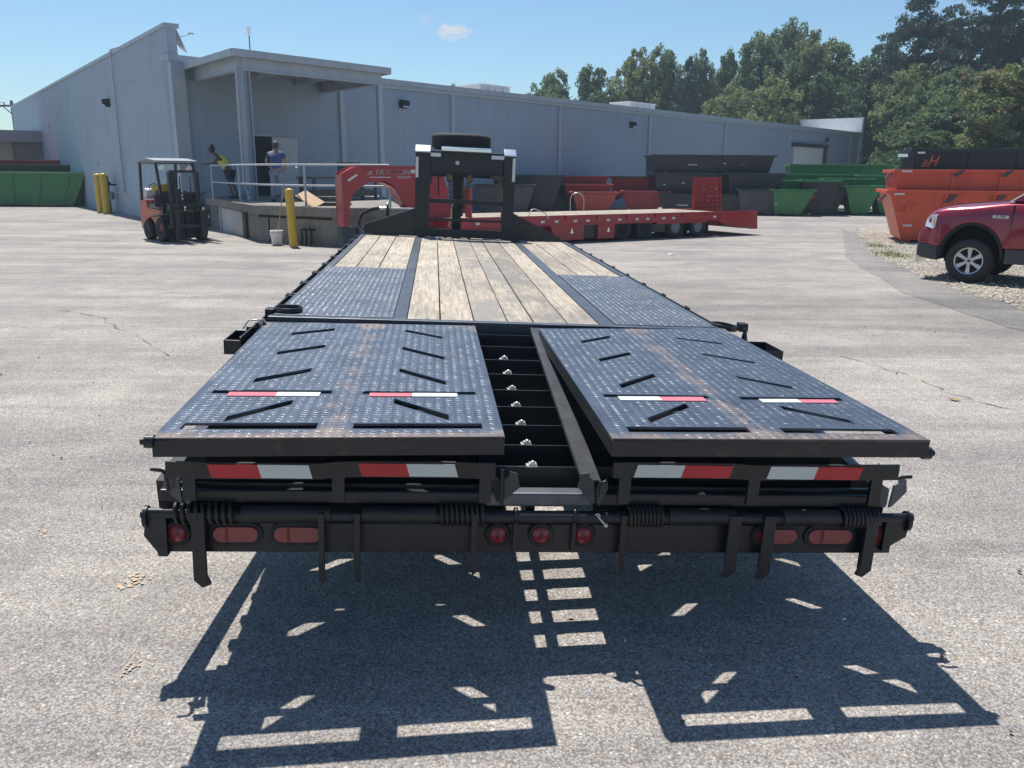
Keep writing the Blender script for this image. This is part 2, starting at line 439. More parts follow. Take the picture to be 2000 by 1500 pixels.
def wood_mat(lo=.53, amt=.78, bright=1.0):
    m = bpy.data.materials.new('weathered_pine_plank'); m.use_nodes = True
    t = m.node_tree; N = t.nodes; L = t.links; b = N['Principled BSDF']
    tcn = N.new('ShaderNodeTexCoord'); oi = N.new('ShaderNodeObjectInfo')
    ad = N.new('ShaderNodeVectorMath'); ad.operation = 'ADD'
    sc = N.new('ShaderNodeVectorMath'); sc.operation = 'SCALE'
    cb = N.new('ShaderNodeCombineXYZ')
    L.new(oi.outputs['Random'], cb.inputs[0]); L.new(oi.outputs['Random'], cb.inputs[1]); L.new(oi.outputs['Random'], cb.inputs[2])
    L.new(cb.outputs[0], sc.inputs[0]); sc.inputs['Scale'].default_value = 37.0
    L.new(tcn.outputs['Object'], ad.inputs[0]); L.new(sc.outputs[0], ad.inputs[1])
    def noise(scale, stretch, detail=8, rough=0.65, dist=0.0):
        mp = N.new('ShaderNodeMapping'); mp.inputs['Scale'].default_value = stretch
        L.new(ad.outputs[0], mp.inputs['Vector'])
        n = N.new('ShaderNodeTexNoise'); n.inputs['Scale'].default_value = scale; n.inputs['Detail'].default_value = detail
        n.inputs['Roughness'].default_value = rough; n.inputs['Distortion'].default_value = dist
        L.new(mp.outputs[0], n.inputs['Vector']); return n.outputs['Fac']
    grain = noise(14, (3.5, 0.22, 1), 8, 0.7, 0.6)
    patch = noise(2.2, (1.5, 0.5, 1), 6, 0.6)
    blot = noise(1.1, (2.0, 1.2, 1), 8, 0.75)
    cr = N.new('ShaderNodeValToRGB'); e = cr.color_ramp.elements
    e[0].position = 0.36; e[0].color = (0.245, 0.212, 0.172, 1); e[1].position = 0.60; e[1].color = (0.46, 0.425, 0.368, 1)
    L.new(grain, cr.inputs[0])
    cr2 = N.new('ShaderNodeValToRGB'); e = cr2.color_ramp.elements
    e[0].position = 0.35; e[0].color = (0.72, 0.70, 0.66, 1); e[1].position = 0.62; e[1].color = (1.15, 1.08, 0.98, 1)
    L.new(patch, cr2.inputs[0])
    mx = N.new('ShaderNodeMix'); mx.data_type = 'RGBA'; mx.blend_type = 'MULTIPLY'; mx.inputs[0].default_value = 1
    L.new(cr.outputs[0], mx.inputs[6]); L.new(cr2.outputs[0], mx.inputs[7])
    mr = N.new('ShaderNodeMapRange'); mr.inputs[1].default_value = lo; mr.inputs[2].default_value = lo + .09
    mr.inputs[4].default_value = amt
    L.new(blot, mr.inputs[0])
    mx2 = N.new('ShaderNodeMix'); mx2.data_type = 'RGBA'
    L.new(mr.outputs[0], mx2.inputs[0]); L.new(mx.outputs[2], mx2.inputs[6]); mx2.inputs[7].default_value = (0.23, 0.21, 0.19, 1)
    # per-board brightness
    mrb = N.new('ShaderNodeMapRange'); mrb.inputs[3].default_value = 0.88 * bright; mrb.inputs[4].default_value = 1.1 * bright
    L.new(oi.outputs['Random'], mrb.inputs[0])
    mx3 = N.new('ShaderNodeMix'); mx3.data_type = 'RGBA'; mx3.blend_type = 'MULTIPLY'; mx3.inputs[0].default_value = 1
    L.new(mx2.outputs[2], mx3.inputs[6]); L.new(mrb.outputs[0], mx3.inputs[7])
    L.new(mx3.outputs[2], b.inputs['Base Color'])
    b.inputs['Roughness'].default_value = 0.7
    bp = N.new('ShaderNodeBump'); bp.inputs['Strength'].default_value = 0.35; bp.inputs['Distance'].default_value = 0.004
    L.new(grain, bp.inputs['Height']); L.new(bp.outputs[0], b.inputs['Normal'])
    return m
M_['wood'] = wood_mat(.56, .55, 1.02)
M_['wood_stained'] = wood_mat(.455, .88, .90)

def asphalt_mat(name, base_lo, base_hi, dark, tint=1.0, stone=118.0):
    m = bpy.data.materials.new(name); m.use_nodes = True
    t = m.node_tree; N = t.nodes; L = t.links; b = N['Principled BSDF']
    g = N.new('ShaderNodeNewGeometry')
    def noise(scale, stretch=(1, 1, 1), detail=6, rough=0.6, dist=0.0):
        mp = N.new('ShaderNodeMapping'); mp.inputs['Scale'].default_value = stretch
        L.new(g.outputs['Position'], mp.inputs['Vector'])
        n = N.new('ShaderNodeTexNoise'); n.inputs['Scale'].default_value = scale; n.inputs['Detail'].default_value = detail
        n.inputs['Roughness'].default_value = rough; n.inputs['Distortion'].default_value = dist
        L.new(mp.outputs[0], n.inputs['Vector']); return n.outputs['Fac']
    def ramp(f, p0, c0, p1, c1):
        cr = N.new('ShaderNodeValToRGB'); e = cr.color_ramp.elements
        e[0].position = p0; e[0].color = (*c0, 1); e[1].position = p1; e[1].color = (*c1, 1)
        L.new(f, cr.inputs[0]); return cr.outputs[0]
    def mul(a, bb, f=1.0, mode='MULTIPLY'):
        mx = N.new('ShaderNodeMix'); mx.data_type = 'RGBA'; mx.blend_type = mode; mx.inputs[0].default_value = f
        L.new(a, mx.inputs[6]); L.new(bb, mx.inputs[7]); return mx.outputs[2]
    vo = N.new('ShaderNodeTexVoronoi'); vo.inputs['Scale'].default_value = stone; vo.inputs['Randomness'].default_value = 1
    L.new(g.outputs['Position'], vo.inputs['Vector'])
    sep = N.new('ShaderNodeSeparateColor'); L.new(vo.outputs['Color'], sep.inputs[0])
    stones = ramp(sep.outputs[0], 0.05, base_lo, 0.95, base_hi)
    gap = ramp(vo.outputs['Distance'], 0.35, (1, 1, 1), 0.75, (0.55, 0.54, 0.53))
    c = mul(stones, gap)
    # scattered larger stones, some pale and some dark
    v2 = N.new('ShaderNodeTexVoronoi'); v2.inputs['Scale'].default_value = stone * 0.48; L.new(g.outputs['Position'], v2.inputs['Vector'])
    s2 = N.new('ShaderNodeSeparateColor'); L.new(v2.outputs['Color'], s2.inputs[0])
    core = ramp(v2.outputs['Distance'], 0.30, (1, 1, 1), 0.42, (0, 0, 0))
    big = ramp(s2.outputs[0], 0.80, (0, 0, 0), 0.84, (1, 1, 1))
    bm_ = mul(core, big)
    bc = ramp(s2.outputs[1], 0.3, (0.20, 0.19, 0.18), 0.7, (0.62, 0.59, 0.55))
    mx0 = N.new('ShaderNodeMix'); mx0.data_type = 'RGBA'; L.new(bm_, mx0.inputs[0]); L.new(c, mx0.inputs[6]); L.new(bc, mx0.inputs[7]); c = mx0.outputs[2]
    # warm / bluish stones
    tintc = ramp(sep.outputs[1], 0.2, (1.06, 0.99, 0.92), 0.8, (0.95, 1.0, 1.05))
    c = mul(c, tintc)
    c = mul(c, ramp(noise(0.35, (1, 1, 1), 6, 0.6), 0.34, (0.78, 0.78, 0.79), 0.66, (1.10, 1.08, 1.05)))
    c = mul(c, ramp(noise(1.6, (1, 1, 1), 8, 0.72), 0.36, (0.82, 0.82, 0.83), 0.62, (1.08, 1.07, 1.05)))
    # long scuffs left by turning trailers
    c = mul(c, ramp(noise(0.5, (0.25, 2.2, 1), 9, 0.72, 0.8), 0.40, (0.80, 0.80, 0.82), 0.58, (1.07, 1.06, 1.05)))
    # curved tyre tracks of turning trucks
    wv = N.new('ShaderNodeTexWave'); wv.wave_type = 'RINGS'; wv.rings_direction = 'Z'; wv.inputs['Scale'].default_value = 0.085; wv.inputs['Distortion'].default_value = 1.2; wv.inputs['Detail'].default_value = 2; wv.inputs['Detail Scale'].default_value = 0.25
    mpw = N.new('ShaderNodeMapping'); mpw.inputs['Location'].default_value = (6.0, -34.0, 0); L.new(g.outputs['Position'], mpw.inputs['Vector']); L.new(mpw.outputs[0], wv.inputs['Vector'])
    trk = ramp(wv.outputs['Fac'], 0.90, (0, 0, 0), 0.97, (1, 1, 1))
    brk = ramp(noise(0.7, (1, 1, 1), 6, 0.7), 0.45, (0, 0, 0), 0.60, (0.22, 0.22, 0.22))
    mt = N.new('ShaderNodeMix'); mt.data_type = 'RGBA'; L.new(mul(trk, brk), mt.inputs[0]); L.new(c, mt.inputs[6]); mt.inputs[7].default_value = (0.12, 0.118, 0.115, 1); c = mt.outputs[2]
    # oil and dark blotches
    c = mul(c, ramp(noise(0.9, (0.8, 1.3, 1), 4, 0.5), 0.20, (0.55, 0.55, 0.56), 0.31, (1, 1, 1)))
    # broad darker resurfaced band curving to the right of the trailer
    sx = N.new('ShaderNodeSeparateXYZ'); L.new(g.outputs['Position'], sx.inputs[0])
    lin = N.new('ShaderNodeMath'); lin.operation = 'MULTIPLY_ADD'; lin.inputs[1].default_value = 0.42; L.new(sx.outputs[0], lin.inputs[0])
    m1 = N.new('ShaderNodeMath'); m1.operation = 'MULTIPLY'; m1.inputs[1].default_value = 0.9; L.new(sx.outputs[1], m1.inputs[0])
    L.new(m1.outputs[0], lin.inputs[2])
    nn = N.new('ShaderNodeMath'); nn.operation = 'MULTIPLY_ADD'; nn.inputs[1].default_value = 5.0; L.new(noise(0.45, (1, 1, 1), 7, 0.65), nn.inputs[0]); L.new(lin.outputs[0], nn.inputs[2])
    ab = N.new('ShaderNodeMath'); ab.operation = 'SUBTRACT'; L.new(nn.outputs[0], ab.inputs[0]); ab.inputs[1].default_value = 14.0
    ab2 = N.new('ShaderNodeMath'); ab2.operation = 'ABSOLUTE'; L.new(ab.outputs[0], ab2.inputs[0])
    mb = N.new('ShaderNodeMapRange'); mb.inputs[1].default_value = 0.6; mb.inputs[2].default_value = 2.6; mb.inputs[3].default_value = 0.80; mb.inputs[4].default_value = 1.0; L.new(ab2.outputs[0], mb.inputs[0])
    mx_ = N.new('ShaderNodeMapRange'); mx_.inputs[1].default_value = 0.5; mx_.inputs[2].default_value = 2.5; L.new(sx.outputs[0], mx_.inputs[0])
    cbm = N.new('ShaderNodeMix'); cbm.data_type = 'RGBA'; L.new(mx_.outputs[0], cbm.inputs[0]); cbm.inputs[6].default_value = (1, 1, 1, 1); L.new(mb.outputs[0], cbm.inputs[7])
    c = mul(c, cbm.outputs[2])
    c = mul(c, ramp(noise(7, (1, 1, 1), 3, 0.5), 0.20, dark, 0.27, (1, 1, 1)))
    L.new(c, b.inputs['Base Color'])
    b.inputs['Roughness'].default_value = 0.85
    b.inputs['Specular IOR Level'].default_value = 0.3
    nb = noise(55, (1, 1, 1), 3, 0.6)
    ma = N.new('ShaderNodeMath'); ma.operation = 'MULTIPLY_ADD'; ma.inputs[1].default_value = -1.1
    L.new(vo.outputs['Distance'], ma.inputs[0]); L.new(nb, ma.inputs[2])
    bp = N.new('ShaderNodeBump'); bp.inputs['Strength'].default_value = 0.75; bp.inputs['Distance'].default_value = 0.0040
    L.new(ma.outputs[0], bp.inputs['Height']); L.new(bp.outputs[0], b.inputs['Normal'])
    return m
M_['asphalt'] = asphalt_mat('weathered_asphalt', (0.325, 0.308, 0.29), (0.525, 0.505, 0.48), (0.5, 0.48, 0.46))
M_['asphalt_dark'] = asphalt_mat('newer_asphalt', (0.21, 0.203, 0.20), (0.42, 0.41, 0.40), (0.5, 0.48, 0.46))
M_['gravel'] = asphalt_mat('limestone_gravel', (0.22, 0.20, 0.165), (0.62, 0.57, 0.49), (0.5, 0.48, 0.46), stone=32.0)

def leaf_mat(name, c0, c1, tr=0.5):
    m = bpy.data.materials.new(name); m.use_nodes = True
    t = m.node_tree; N = t.nodes; L = t.links; b = N['Principled BSDF']
    g = N.new('ShaderNodeNewGeometry'); oi = N.new('ShaderNodeObjectInfo')
    no = N.new('ShaderNodeTexNoise'); no.inputs['Scale'].default_value = 0.55; no.inputs['Detail'].default_value = 4
    L.new(g.outputs['Position'], no.inputs['Vector'])
    ad = N.new('ShaderNodeMath'); ad.operation = 'MULTIPLY_ADD'; ad.inputs[1].default_value = 0.45
    L.new(g.outputs['Random Per Island'], ad.inputs[0]); L.new(no.outputs['Fac'], ad.inputs[2])
    cr = N.new('ShaderNodeValToRGB'); e = cr.color_ramp.elements
    e[0].position = 0.4; e[0].color = (*c0, 1); e[1].position = 1.0; e[1].color = (*c1, 1)
    L.new(ad.outputs[0], cr.inputs[0]); L.new(cr.outputs[0], b.inputs['Base Color'])
    b.inputs['Roughness'].default_value = 0.5
    b.inputs['Specular IOR Level'].default_value = 0.35
    tl = N.new('ShaderNodeBsdfTranslucent'); L.new(cr.outputs[0], tl.inputs['Color'])
    mx = N.new('ShaderNodeMixShader'); mx.inputs[0].default_value = tr
    L.new(b.outputs[0], mx.inputs[1]); L.new(tl.outputs[0], mx.inputs[2])
    L.new(mx.outputs[0], N['Material Output'].inputs[0])
    return m
M_['leaf0'] = leaf_mat('broad_leaves', (0.075, 0.125, 0.055), (0.20, 0.275, 0.125))
M_['leaf1'] = leaf_mat('dark_leaves', (0.048, 0.092, 0.040), (0.135, 0.20, 0.085))
M_['leaf2'] = leaf_mat('yellowish_leaves', (0.10, 0.135, 0.05), (0.25, 0.285, 0.115))
M_['needle'] = leaf_mat('pine_needles', (0.026, 0.052, 0.034), (0.070, 0.11, 0.065), 0.25)
M_['blossom'] = leaf_mat('pink_blossom', (0.35, 0.16, 0.13), (0.5, 0.27, 0.22), 0.3)
M_['weed'] = leaf_mat('weed_green', (0.12, 0.16, 0.03), (0.25, 0.28, 0.07), 0.3)
# ================================================================ SETTING
def sheet(name, poly, z, mat, kind='structure', label=None):
    me = bpy.data.meshes.new(name)
    me.from_pydata([(x, y, z) for x, y in poly], [], [tuple(range(len(poly)))])
    me.materials.append(mat); me.update()
    bm = bmesh.new(); bm.from_mesh(me)
    bmesh.ops.recalc_face_normals(bm, faces=bm.faces)
    if bm.faces[0].normal.z < 0: bmesh.ops.reverse_faces(bm, faces=bm.faces)
    bm.to_mesh(me); bm.free()
    o = bpy.data.objects.new(name, me); COL.objects.link(o)
    o['kind'] = kind
    if label: o['label'] = label
    return o
sheet('ground', [(-700, -60), (700, -60), (700, 900), (-700, 900)], 0.0, M_['asphalt'])

def wobble(poly, amp, step, seed, closed=True):
    r = random.Random(seed); out = []
    n = len(poly)
    for i in range(n if closed else n - 1):
        a = Vector(poly[i]); b = Vector(poly[(i + 1) % n]); L = (b - a).length
        k = max(1, min(60, int(L / step)))
        for j in range(k):
            p = a.lerp(b, j / k)
            if j: p += Vector((r.uniform(-amp, amp), r.uniform(-amp, amp)))
            out.append((p.x, p.y))
    if not closed: out.append(tuple(poly[-1]))
    return out
gpoly = [(10.6, 26.0), (9.75, 23.0), (8.75, 20.5), (8.1, 18.3), (7.7, 16.6), (7.3, 14.6), (7.0, 12.4), (6.9, 10.6), (7.6, 8.5), (30, 8), (34, 30), (22, 36), (12, 29)]
sheet('newer_asphalt_lane', wobble([(10.15, 25.6), (10.9, 27.5), (9.9, 22.5), (8.9, 20.4), (8.2, 18.3), (7.9, 16.5), (7.5, 14.6), (7.2, 12.4), (7.1, 10.3), (7.9, 8.2), (6.2, 7.8), (5.9, 9.6), (6.0, 12.6), (6.7, 15.6), (7.4, 18.4)][::-1], 0.05, 0.5, 3), 0.004, M_['asphalt_dark'])
sheet('gravel', wobble(gpoly, 0.10, 0.22, 4), 0.008, M_['gravel'])

def strip(name, pts, w, z, mat, seed, label=None):
    pts = [Vector(p) for p in wobble(pts, 0.035, 0.10, seed, closed=False)]
    r = random.Random(seed); vs = []; fs = []
    for i, p in enumerate(pts):
        d = (pts[min(i + 1, len(pts) - 1)] - pts[max(i - 1, 0)]).normalized()
        nrm = Vector((-d.y, d.x)); ww = w * r.uniform(0.05, 1.0) ** 1.5
        vs += [(p.x + nrm.x * ww, p.y + nrm.y * ww, z), (p.x - nrm.x * ww, p.y - nrm.y * ww, z)]
    for i in range(len(pts) - 1): fs.append((2 * i, 2 * i + 1, 2 * i + 3, 2 * i + 2))
    me = bpy.data.meshes.new(name); me.from_pydata(vs, [], fs); me.materials.append(mat); me.update()
    o = bpy.data.objects.new(name, me); COL.objects.link(o); o['kind'] = 'structure'
    return o
M_['crack'] = mk('crack_fill', (0.14, 0.13, 0.12), 0.95)
M_['seam'] = mk('sandy_seam', (0.50, 0.46, 0.40), 0.95, var=0.2, vscale=20)
M_['stain'] = mk('orange_spill', (0.50, 0.33, 0.19), 0.9, var=0.35, vscale=30, color2=(0.42, 0.38, 0.33), c2scale=22, c2lo=0.42, c2hi=0.55)
strip('pavement_crack', [(3.27, 8.0), (3.42, 7.62), (3.59, 7.16), (3.64, 6.54), (3.77, 6.24), (4.4, 5.6)], 0.009, 0.005, M_['crack'], 1)
strip('pavement_crack', [(-5.77, 10.36), (-5.11, 9.97), (-4.39, 9.08), (-4.02, 8.65), (-3.64, 8.13), (-3.34, 7.78)], 0.010, 0.005, M_['crack'], 2)
strip('pavement_seam', [(5.13, 20.85), (5.93, 20.05), (6.86, 19.6), (8.38, 18.82)], 0.045, 0.006, M_['seam'], 4)
def stain(x, y, r_, s_):
    q = random.Random(s_); vs = []; fs = []
    for b in range(26):
        cx = x + q.gauss(0, r_ * .55); cy = y + q.gauss(0, r_ * .8); rr = r_ * q.uniform(.05, .32); n0 = len(vs); n = 9
        for a in range(n): vs.append((cx + rr * q.uniform(.5, 1.2) * math.cos(a * 6.283 / n), cy + rr * q.uniform(.5, 1.4) * math.sin(a * 6.283 / n), .004 + .0001 * b))
        fs.append(tuple(range(n0, n0 + n)))
    me = bpy.data.meshes.new('orange_stain'); me.from_pydata(vs, [], fs); me.materials.append(M_['stain'])
    o = bpy.data.objects.new('orange_stain', me); COL.objects.link(o); o['kind'] = 'structure'
stain(-1.66, 3.26, .055, 5); stain(-1.38, 2.62, .026, 6); stain(-2.33, 3.76, .030, 7)

# pebbles and loose stone on the gravel, and grit on the asphalt
def pebbles(name, pts, s0, s1, mat, seed, label):
    r = random.Random(seed); m = MB()
    for (x, y) in pts:
        s = r.uniform(s0, s1); a = r.uniform(0, 6.28)
        M = Matrix.Translation((x, y, s * 0.3 + 0.008)) @ Matrix.Rotation(a, 4, 'Z') @ Matrix.Diagonal((s * r.uniform(.8, 1.5), s, s * r.uniform(.4, .8), 1))
        vs = [(1, 0, 0), (0, 1, 0), (-1, 0, 0), (0, -1, 0), (.3, .2, 1), (-.3, -.25, .9), (0, 0, -1)]
        m.add(vs, [(0, 1, 4), (1, 2, 4), (2, 5, 4), (2, 3, 5), (3, 0, 5), (0, 4, 5), (1, 0, 6), (2, 1, 6), (3, 2, 6), (0, 3, 6)], M=M)
    o = m.build(name, mat); tag(o, label, 'gravel', kind='stuff'); return o
q = random.Random(11); pts = []
while len(pts) < 7000:
    p = (q.uniform(6.8, 14), 9 + 17 * q.random() ** 1.1)
    if inside(p, gpoly): pts.append(p)
M_['stone'] = mk('pale_limestone', (0.50, 0.46, 0.39), 0.9, var=0.35, vscale=25)
M_['grit'] = mk('dark_grit', (0.10, 0.09, 0.08), 0.9, var=0.3, vscale=25)
pebbles('loose_stones', pts, 0.012, 0.032, M_['stone'], 5, 'loose pale limestone gravel under the maroon pickup truck')
pts = [(q.gauss(-1.9, 0.45), q.gauss(5.6, 0.7)) for _ in range(70)] + [(q.uniform(-5, 6), q.uniform(2.2, 14)) for _ in range(150)]
pebbles('loose_grit', pts, 0.004, 0.011, M_['grit'], 6, 'dark bits of grit scattered over the pale asphalt')
for gx, gy, sd in [(8.6, 18.9, 1), (8.45, 18.25, 2), (9.2, 20.9, 3)]:
    m = MB(); r = random.Random(sd)
    for i in range(130):
        x = r.gauss(0, 0.16); y = r.gauss(0, 0.28); h = r.uniform(0.03, 0.11); a = r.uniform(0, 6.28); w = 0.008
        lx, ly = r.gauss(0, 0.03), r.gauss(0, 0.03)
        m.add([(x - w * math.cos(a), y - w * math.sin(a), 0), (x + w * math.cos(a), y + w * math.sin(a), 0), (x + lx, y + ly, h)], [(0, 1, 2)])
    o = m.build('weed_tuft', M_['weed'], loc=(gx, gy, 0.01))
    tag(o, ['low green weeds at the gravel edge, middle tuft', 'low green weeds at the gravel edge, tuft nearest the camera', 'low green weeds at the gravel edge, tuft nearest the orange bins'][sd - 1], 'weeds', 'weed tufts along the gravel edge')

# ================================================================ WAREHOUSE
C0 = Vector((-10.75, 27.08, 0)); DL = Vector((-0.59, 0.81, 0)).normalized(); DR = Vector((0.66, 0.75, 0)).normalized()
NR = Vector((DR.y, -DR.x, 0)); NL = Vector((-DL.y, DL.x, 0))   # outward, towards the yard
def frame(o, d, n):
    return Matrix(((d.x, n.x, 0, o.x), (d.y, n.y, 0, o.y), (0, 0, 1, o.z), (0, 0, 0, 1)))
FR = frame(C0, DR, NR)     # x along the right-hand wall, y outwards
FL = frame(C0, DL, NL)     # x along the left-hand wall, y outwards
bld = empty('warehouse', label='long low grey warehouse with flat roof and dock corner behind the trailers', cat='building', mat=Matrix.Translation(C0))
IB = Matrix.Translation(-C0)
def wbox(m, F, *a): m.box(*a, M=IB @ F); return m
wbox(MB(), FR, 0.0, 61, -0.3, 0, -1.5, 5.02).build('wall', M_['wall'], bld)
wbox(MB(), FL, 0.05, 43, -0.3, 0, -1.5, 6.0).build('wall', M_['wall2'], bld)
# roof deck, closed at the back
bw = MB()
pA = C0 + DL * 43; pB = C0 + DR * 61
poly = [(C0.x, C0.y + 0.5), (pB.x - 0.3, pB.y), (pB.x - 28, pB.y + 26), (pA.x + 0.6, pA.y)]
bw.prism(poly, 4.7, 4.95, 'z', M=IB); bw.build('roof', M_['roof'], bld)
wbox(MB(), FR, -0.05, 61.1, -0.35, 0.16, 5.02, 5.22).build('eave_trim', M_['trim'], bld)
wbox(MB(), FR, 0.0, 61.05, 0.0, 0.09, 4.88, 5.02).build('eave_gutter', M_['trim'], bld)
wbox(MB(), FL, -0.12, 43.1, -0.4, 0.06, 6.0, 6.12).build('parapet_cap', M_['trim'], bld)
# parapet return at corner (thickness seen from the right)
wbox(MB(), FL, -0.10, 0.05, -0.3, 0.0, 5.0, 6.0).build('parapet_return', M_['wall2'], bld)
wbox(MB(), FR, -0.03, 0.42, 0.0, 0.22, 0, 5.0).build('corner_column', M_['trim'], bld)
# end wall: parapet face seen from inside, white paint lit by bounce off the roof
e = MB(); e.prism([(60.75, 0.1), (60.75, -30), (61.0, -30), (61.0, 0.1)], -1.5, 6.45, 'z', M=IB @ FR); e.build('end_wall', M_['white'], bld)
wbox(MB(), FR, 60.7, 61.08, 0.1, 0.2, -1.5, 6.5).build('end_trim', M_['trim'], bld)
# pilaster strips and shallow panel ribs
for t in (6.55, 12.3, 19.6, 27.7, 36.6, 46.4, 58.7):
    wbox(MB(), FR, t - 0.10, t + 0.10, 0, 0.10, -1.5, 4.88).build('pilaster', M_['trim'], bld)
rib = MB(); t = 37.2
while t < 60:
    if all(abs(t - s) > 0.16 for s in (6.55, 12.3, 19.6, 27.7, 36.6, 46.4, 58.7)) and not (47.1 < t < 53.6): wbox(rib, FR, t, t + 0.02, 0, 0.004, -1.4, 4.88)
    t += 0.305
o = rib.build('wall_rib', M_['wall'], bld); o['kind'] = 'stuff'
# roller door at the far end with dark frame
wbox(MB(), FR, 47.5, 53.0, 0, 0.05, -1.5, 3.75).build('roller_door', M_['white'], bld)
wbox(MB(), FR, 47.0, 53.6, 0.0, 0.18, 3.75, 4.0).build('door_lintel', M_['dark'], bld)
wbox(MB(), FR, 53.0, 53.5, 0.0, 0.16, -1.5, 3.75).build('door_post', M_['dark'], bld)
# person door on the dock: dark opening and pale leaf swung open
wbox(MB(), FR, 2.55, 3.5, 0.0, 0.03, 0.9, 2.9).build('doorway', M_['dark'], bld)
df = wbox(MB(), FR, 2.48, 2.55, 0, 0.07, 0.9, 2.97); wbox(df, FR, 2.55, 3.57, 0, 0.07, 2.9, 2.97); df.build('door_frame', M_['trim'], bld)
dl_ = wbox(MB(), FR, 3.5, 4.5, 0.03, 0.08, 0.93, 2.88).build('door', M_['door'], bld)
wbox(MB(), FR, 4.33, 4.42, 0.08, 0.13, 1.85, 1.92).build('handle', M_['chrome'], dl_)
# conduit, horizontal seams on left wall
m = MB(); m.tube([IB @ FL @ Vector((7.9, 0.08, 0.9)), IB @ FL @ Vector((7.7, 0.08, 6.15)), IB @ FL @ Vector((7.7, -0.3, 6.3))], 0.035, 6)
m.tube([IB @ FL @ Vector((7.9, 0.08, 0.9)), IB @ FL @ Vector((9.3, 0.08, 0.85))], 0.03, 6); m.build('conduit', M_['trim'], bld)
for t, z, w in ((13, 1.9, .25), (22.5, 4.3, .4), (26, 3.9, .35), (29.5, 3.6, .3)):
    wbox(MB(), FL, t, t + w, 0, 0.02, z, z + w * .8).build('wall_patch', M_['wall'], bld)
m = MB()
for zz in (1.2, 2.4, 3.6, 4.8): wbox(m, FL, 0.6, 42.8, 0, 0.006, zz, zz + 0.02)
m.build('wall_joint', M_['wall'], bld)
# annex with flat overhanging canopy at the far left
ax = MB(); wbox(ax, FL, 30.0, 43, 0, 1.6, -1, 3.3); ax.build('annex', M_['concrete'], bld)
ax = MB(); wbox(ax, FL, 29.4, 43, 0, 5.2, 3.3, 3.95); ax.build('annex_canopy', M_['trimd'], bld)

def wall_light(F, t, z, label):
    p = F @ Vector((t, 0, z)); o = empty('wall_light', label=label, cat='wall light', group='flood lights on the warehouse walls', mat=frame(p, F.col[0].to_3d(), F.col[1].to_3d()))
    m = MB(); m.prism([(0.0, -0.2), (0.12, -0.2), (0.32, -0.06), (0.34, 0.16), (0, 0.2)], -0.22, 0.22, 'x'); m.build('housing', M_['dark'], o, bevel=0.015)
    m = MB(); m.box(-0.17, 0.17, 0, 0.012, -0.12, 0.09, M=Matrix.Translation((0, 0.245, -0.07)) @ Matrix.Rotation(R(28), 4, 'X')); m.build('lens', M_['lampglass'], o)
    o.scale = [c * .78 for c in o.scale]
    return o
wall_light(FR, 9.56, 4.35, 'dark flood light on the wall just right of the dock canopy')
wall_light(FR, 25.9, 4.3, 'dark flood light high on the wall above the black bins')
wall_light(FR, 53.4, 4.4, 'flood light above the far roller door')
wall_light(FL, 9.3, 4.35, 'flood light on the left wall beside the vertical conduit')

# gas meter against the left wall
p = FL @ Vector((9.9, 0.28, 0))
gm = empty('gas_meter', p, 0, 'grey gas meter and pipework standing against the left warehouse wall', 'gas meter')
m = MB(); m.ball((0, 0, 0.72), 0.2, sc=(1, .7, .9)); m.box(-0.16, 0.16, -0.12, 0.12, 0.55, 0.85); m.build('meter_body', M_['trimd'], gm)
m = MB(); m.tube([(0, 0, 0), (0, 0, 1.5)], 0.045, 8); m.tube([(0, 0, 1.15), (0.3, 0, 1.15), (0.75, 0.0, 1.12)], 0.035, 8); m.ball((0, 0, 1.2), 0.12, sc=(1, 1, .7)); m.build('pipework', M_['dark'], gm)

# rooftop units
def ac(x0, x1, yb, h, label):
    p = FR @ Vector(((x0 + x1) / 2, yb, 4.95)); w = (x1 - x0)
    o = empty('rooftop_unit', label=label, cat='air conditioner', group='rooftop units on the warehouse', mat=frame(p, DR, NR))
    m = MB(); m.box(-w / 2, w / 2, -.7, .7, 0, h); m.build('cabinet', M_['acw'], o, bevel=0.02)
    m = MB(); m.box(-w / 2 - .03, w / 2 + .03, -.73, .73, h, h + .05); m.build('lid', M_['white'], o)
    for k in range(1, 4):
        m = MB(); m.box(-w / 2 + w * k / 4 - .01, -w / 2 + w * k / 4 + .01, .7, .72, 0.05, h - .03); m.build('panel_seam', M_['trimd'], o)
ac(15.0, 17.0, -1.6, .62, 'pale rooftop unit above the pink stretch of wall, left one')
ac(27.4, 30.0, -1.8, .66, 'pale rooftop unit in front of the trees, right one')
# satellite dish on the roof corner
p = FR @ Vector((.80, -1.0, 5.0))
sd = empty('satellite_dish', p, 0, 'slatted grey satellite dish on the roof corner with feed arm', 'satellite dish')
MD = Matrix.Translation((0, 0, 1.25)) @ Matrix.Rotation(R(35), 4, 'Z') @ Matrix.Rotation(R(68), 4, 'Y') @ Matrix.Rotation(R(15), 4, 'X')
prof = [(0.02 + 0.75 * k / 8, 0.28 * (k / 8) ** 2) for k in range(9)]
m = MB(); m.lathe(prof, MD, 24)
o = m.build('reflector', M_['dish'], sd); sm_ = o.modifiers.new('s', 'SOLIDIFY'); sm_.thickness = 0.02
m = MB()
for k in range(-4, 5):
    y = k * 0.16; hw = math.sqrt(max(0.01, 0.75 ** 2 - y * y)); pts = []
    for j in range(9):
        x = -hw + 2 * hw * j / 8; pts.append(MD @ Vector((x, y, 0.28 * (x * x + y * y) / 0.5625 + 0.012)))
    m.tube(pts, 0.012, 5)
m.build('slat', M_['white'], sd)
fp = MD @ Vector((0, 0, 0.85))
m = MB(); m.tube([MD @ Vector((0, -.7, .25)), fp], 0.018, 6); m.build('feed_arm', M_['trimd'], sd)
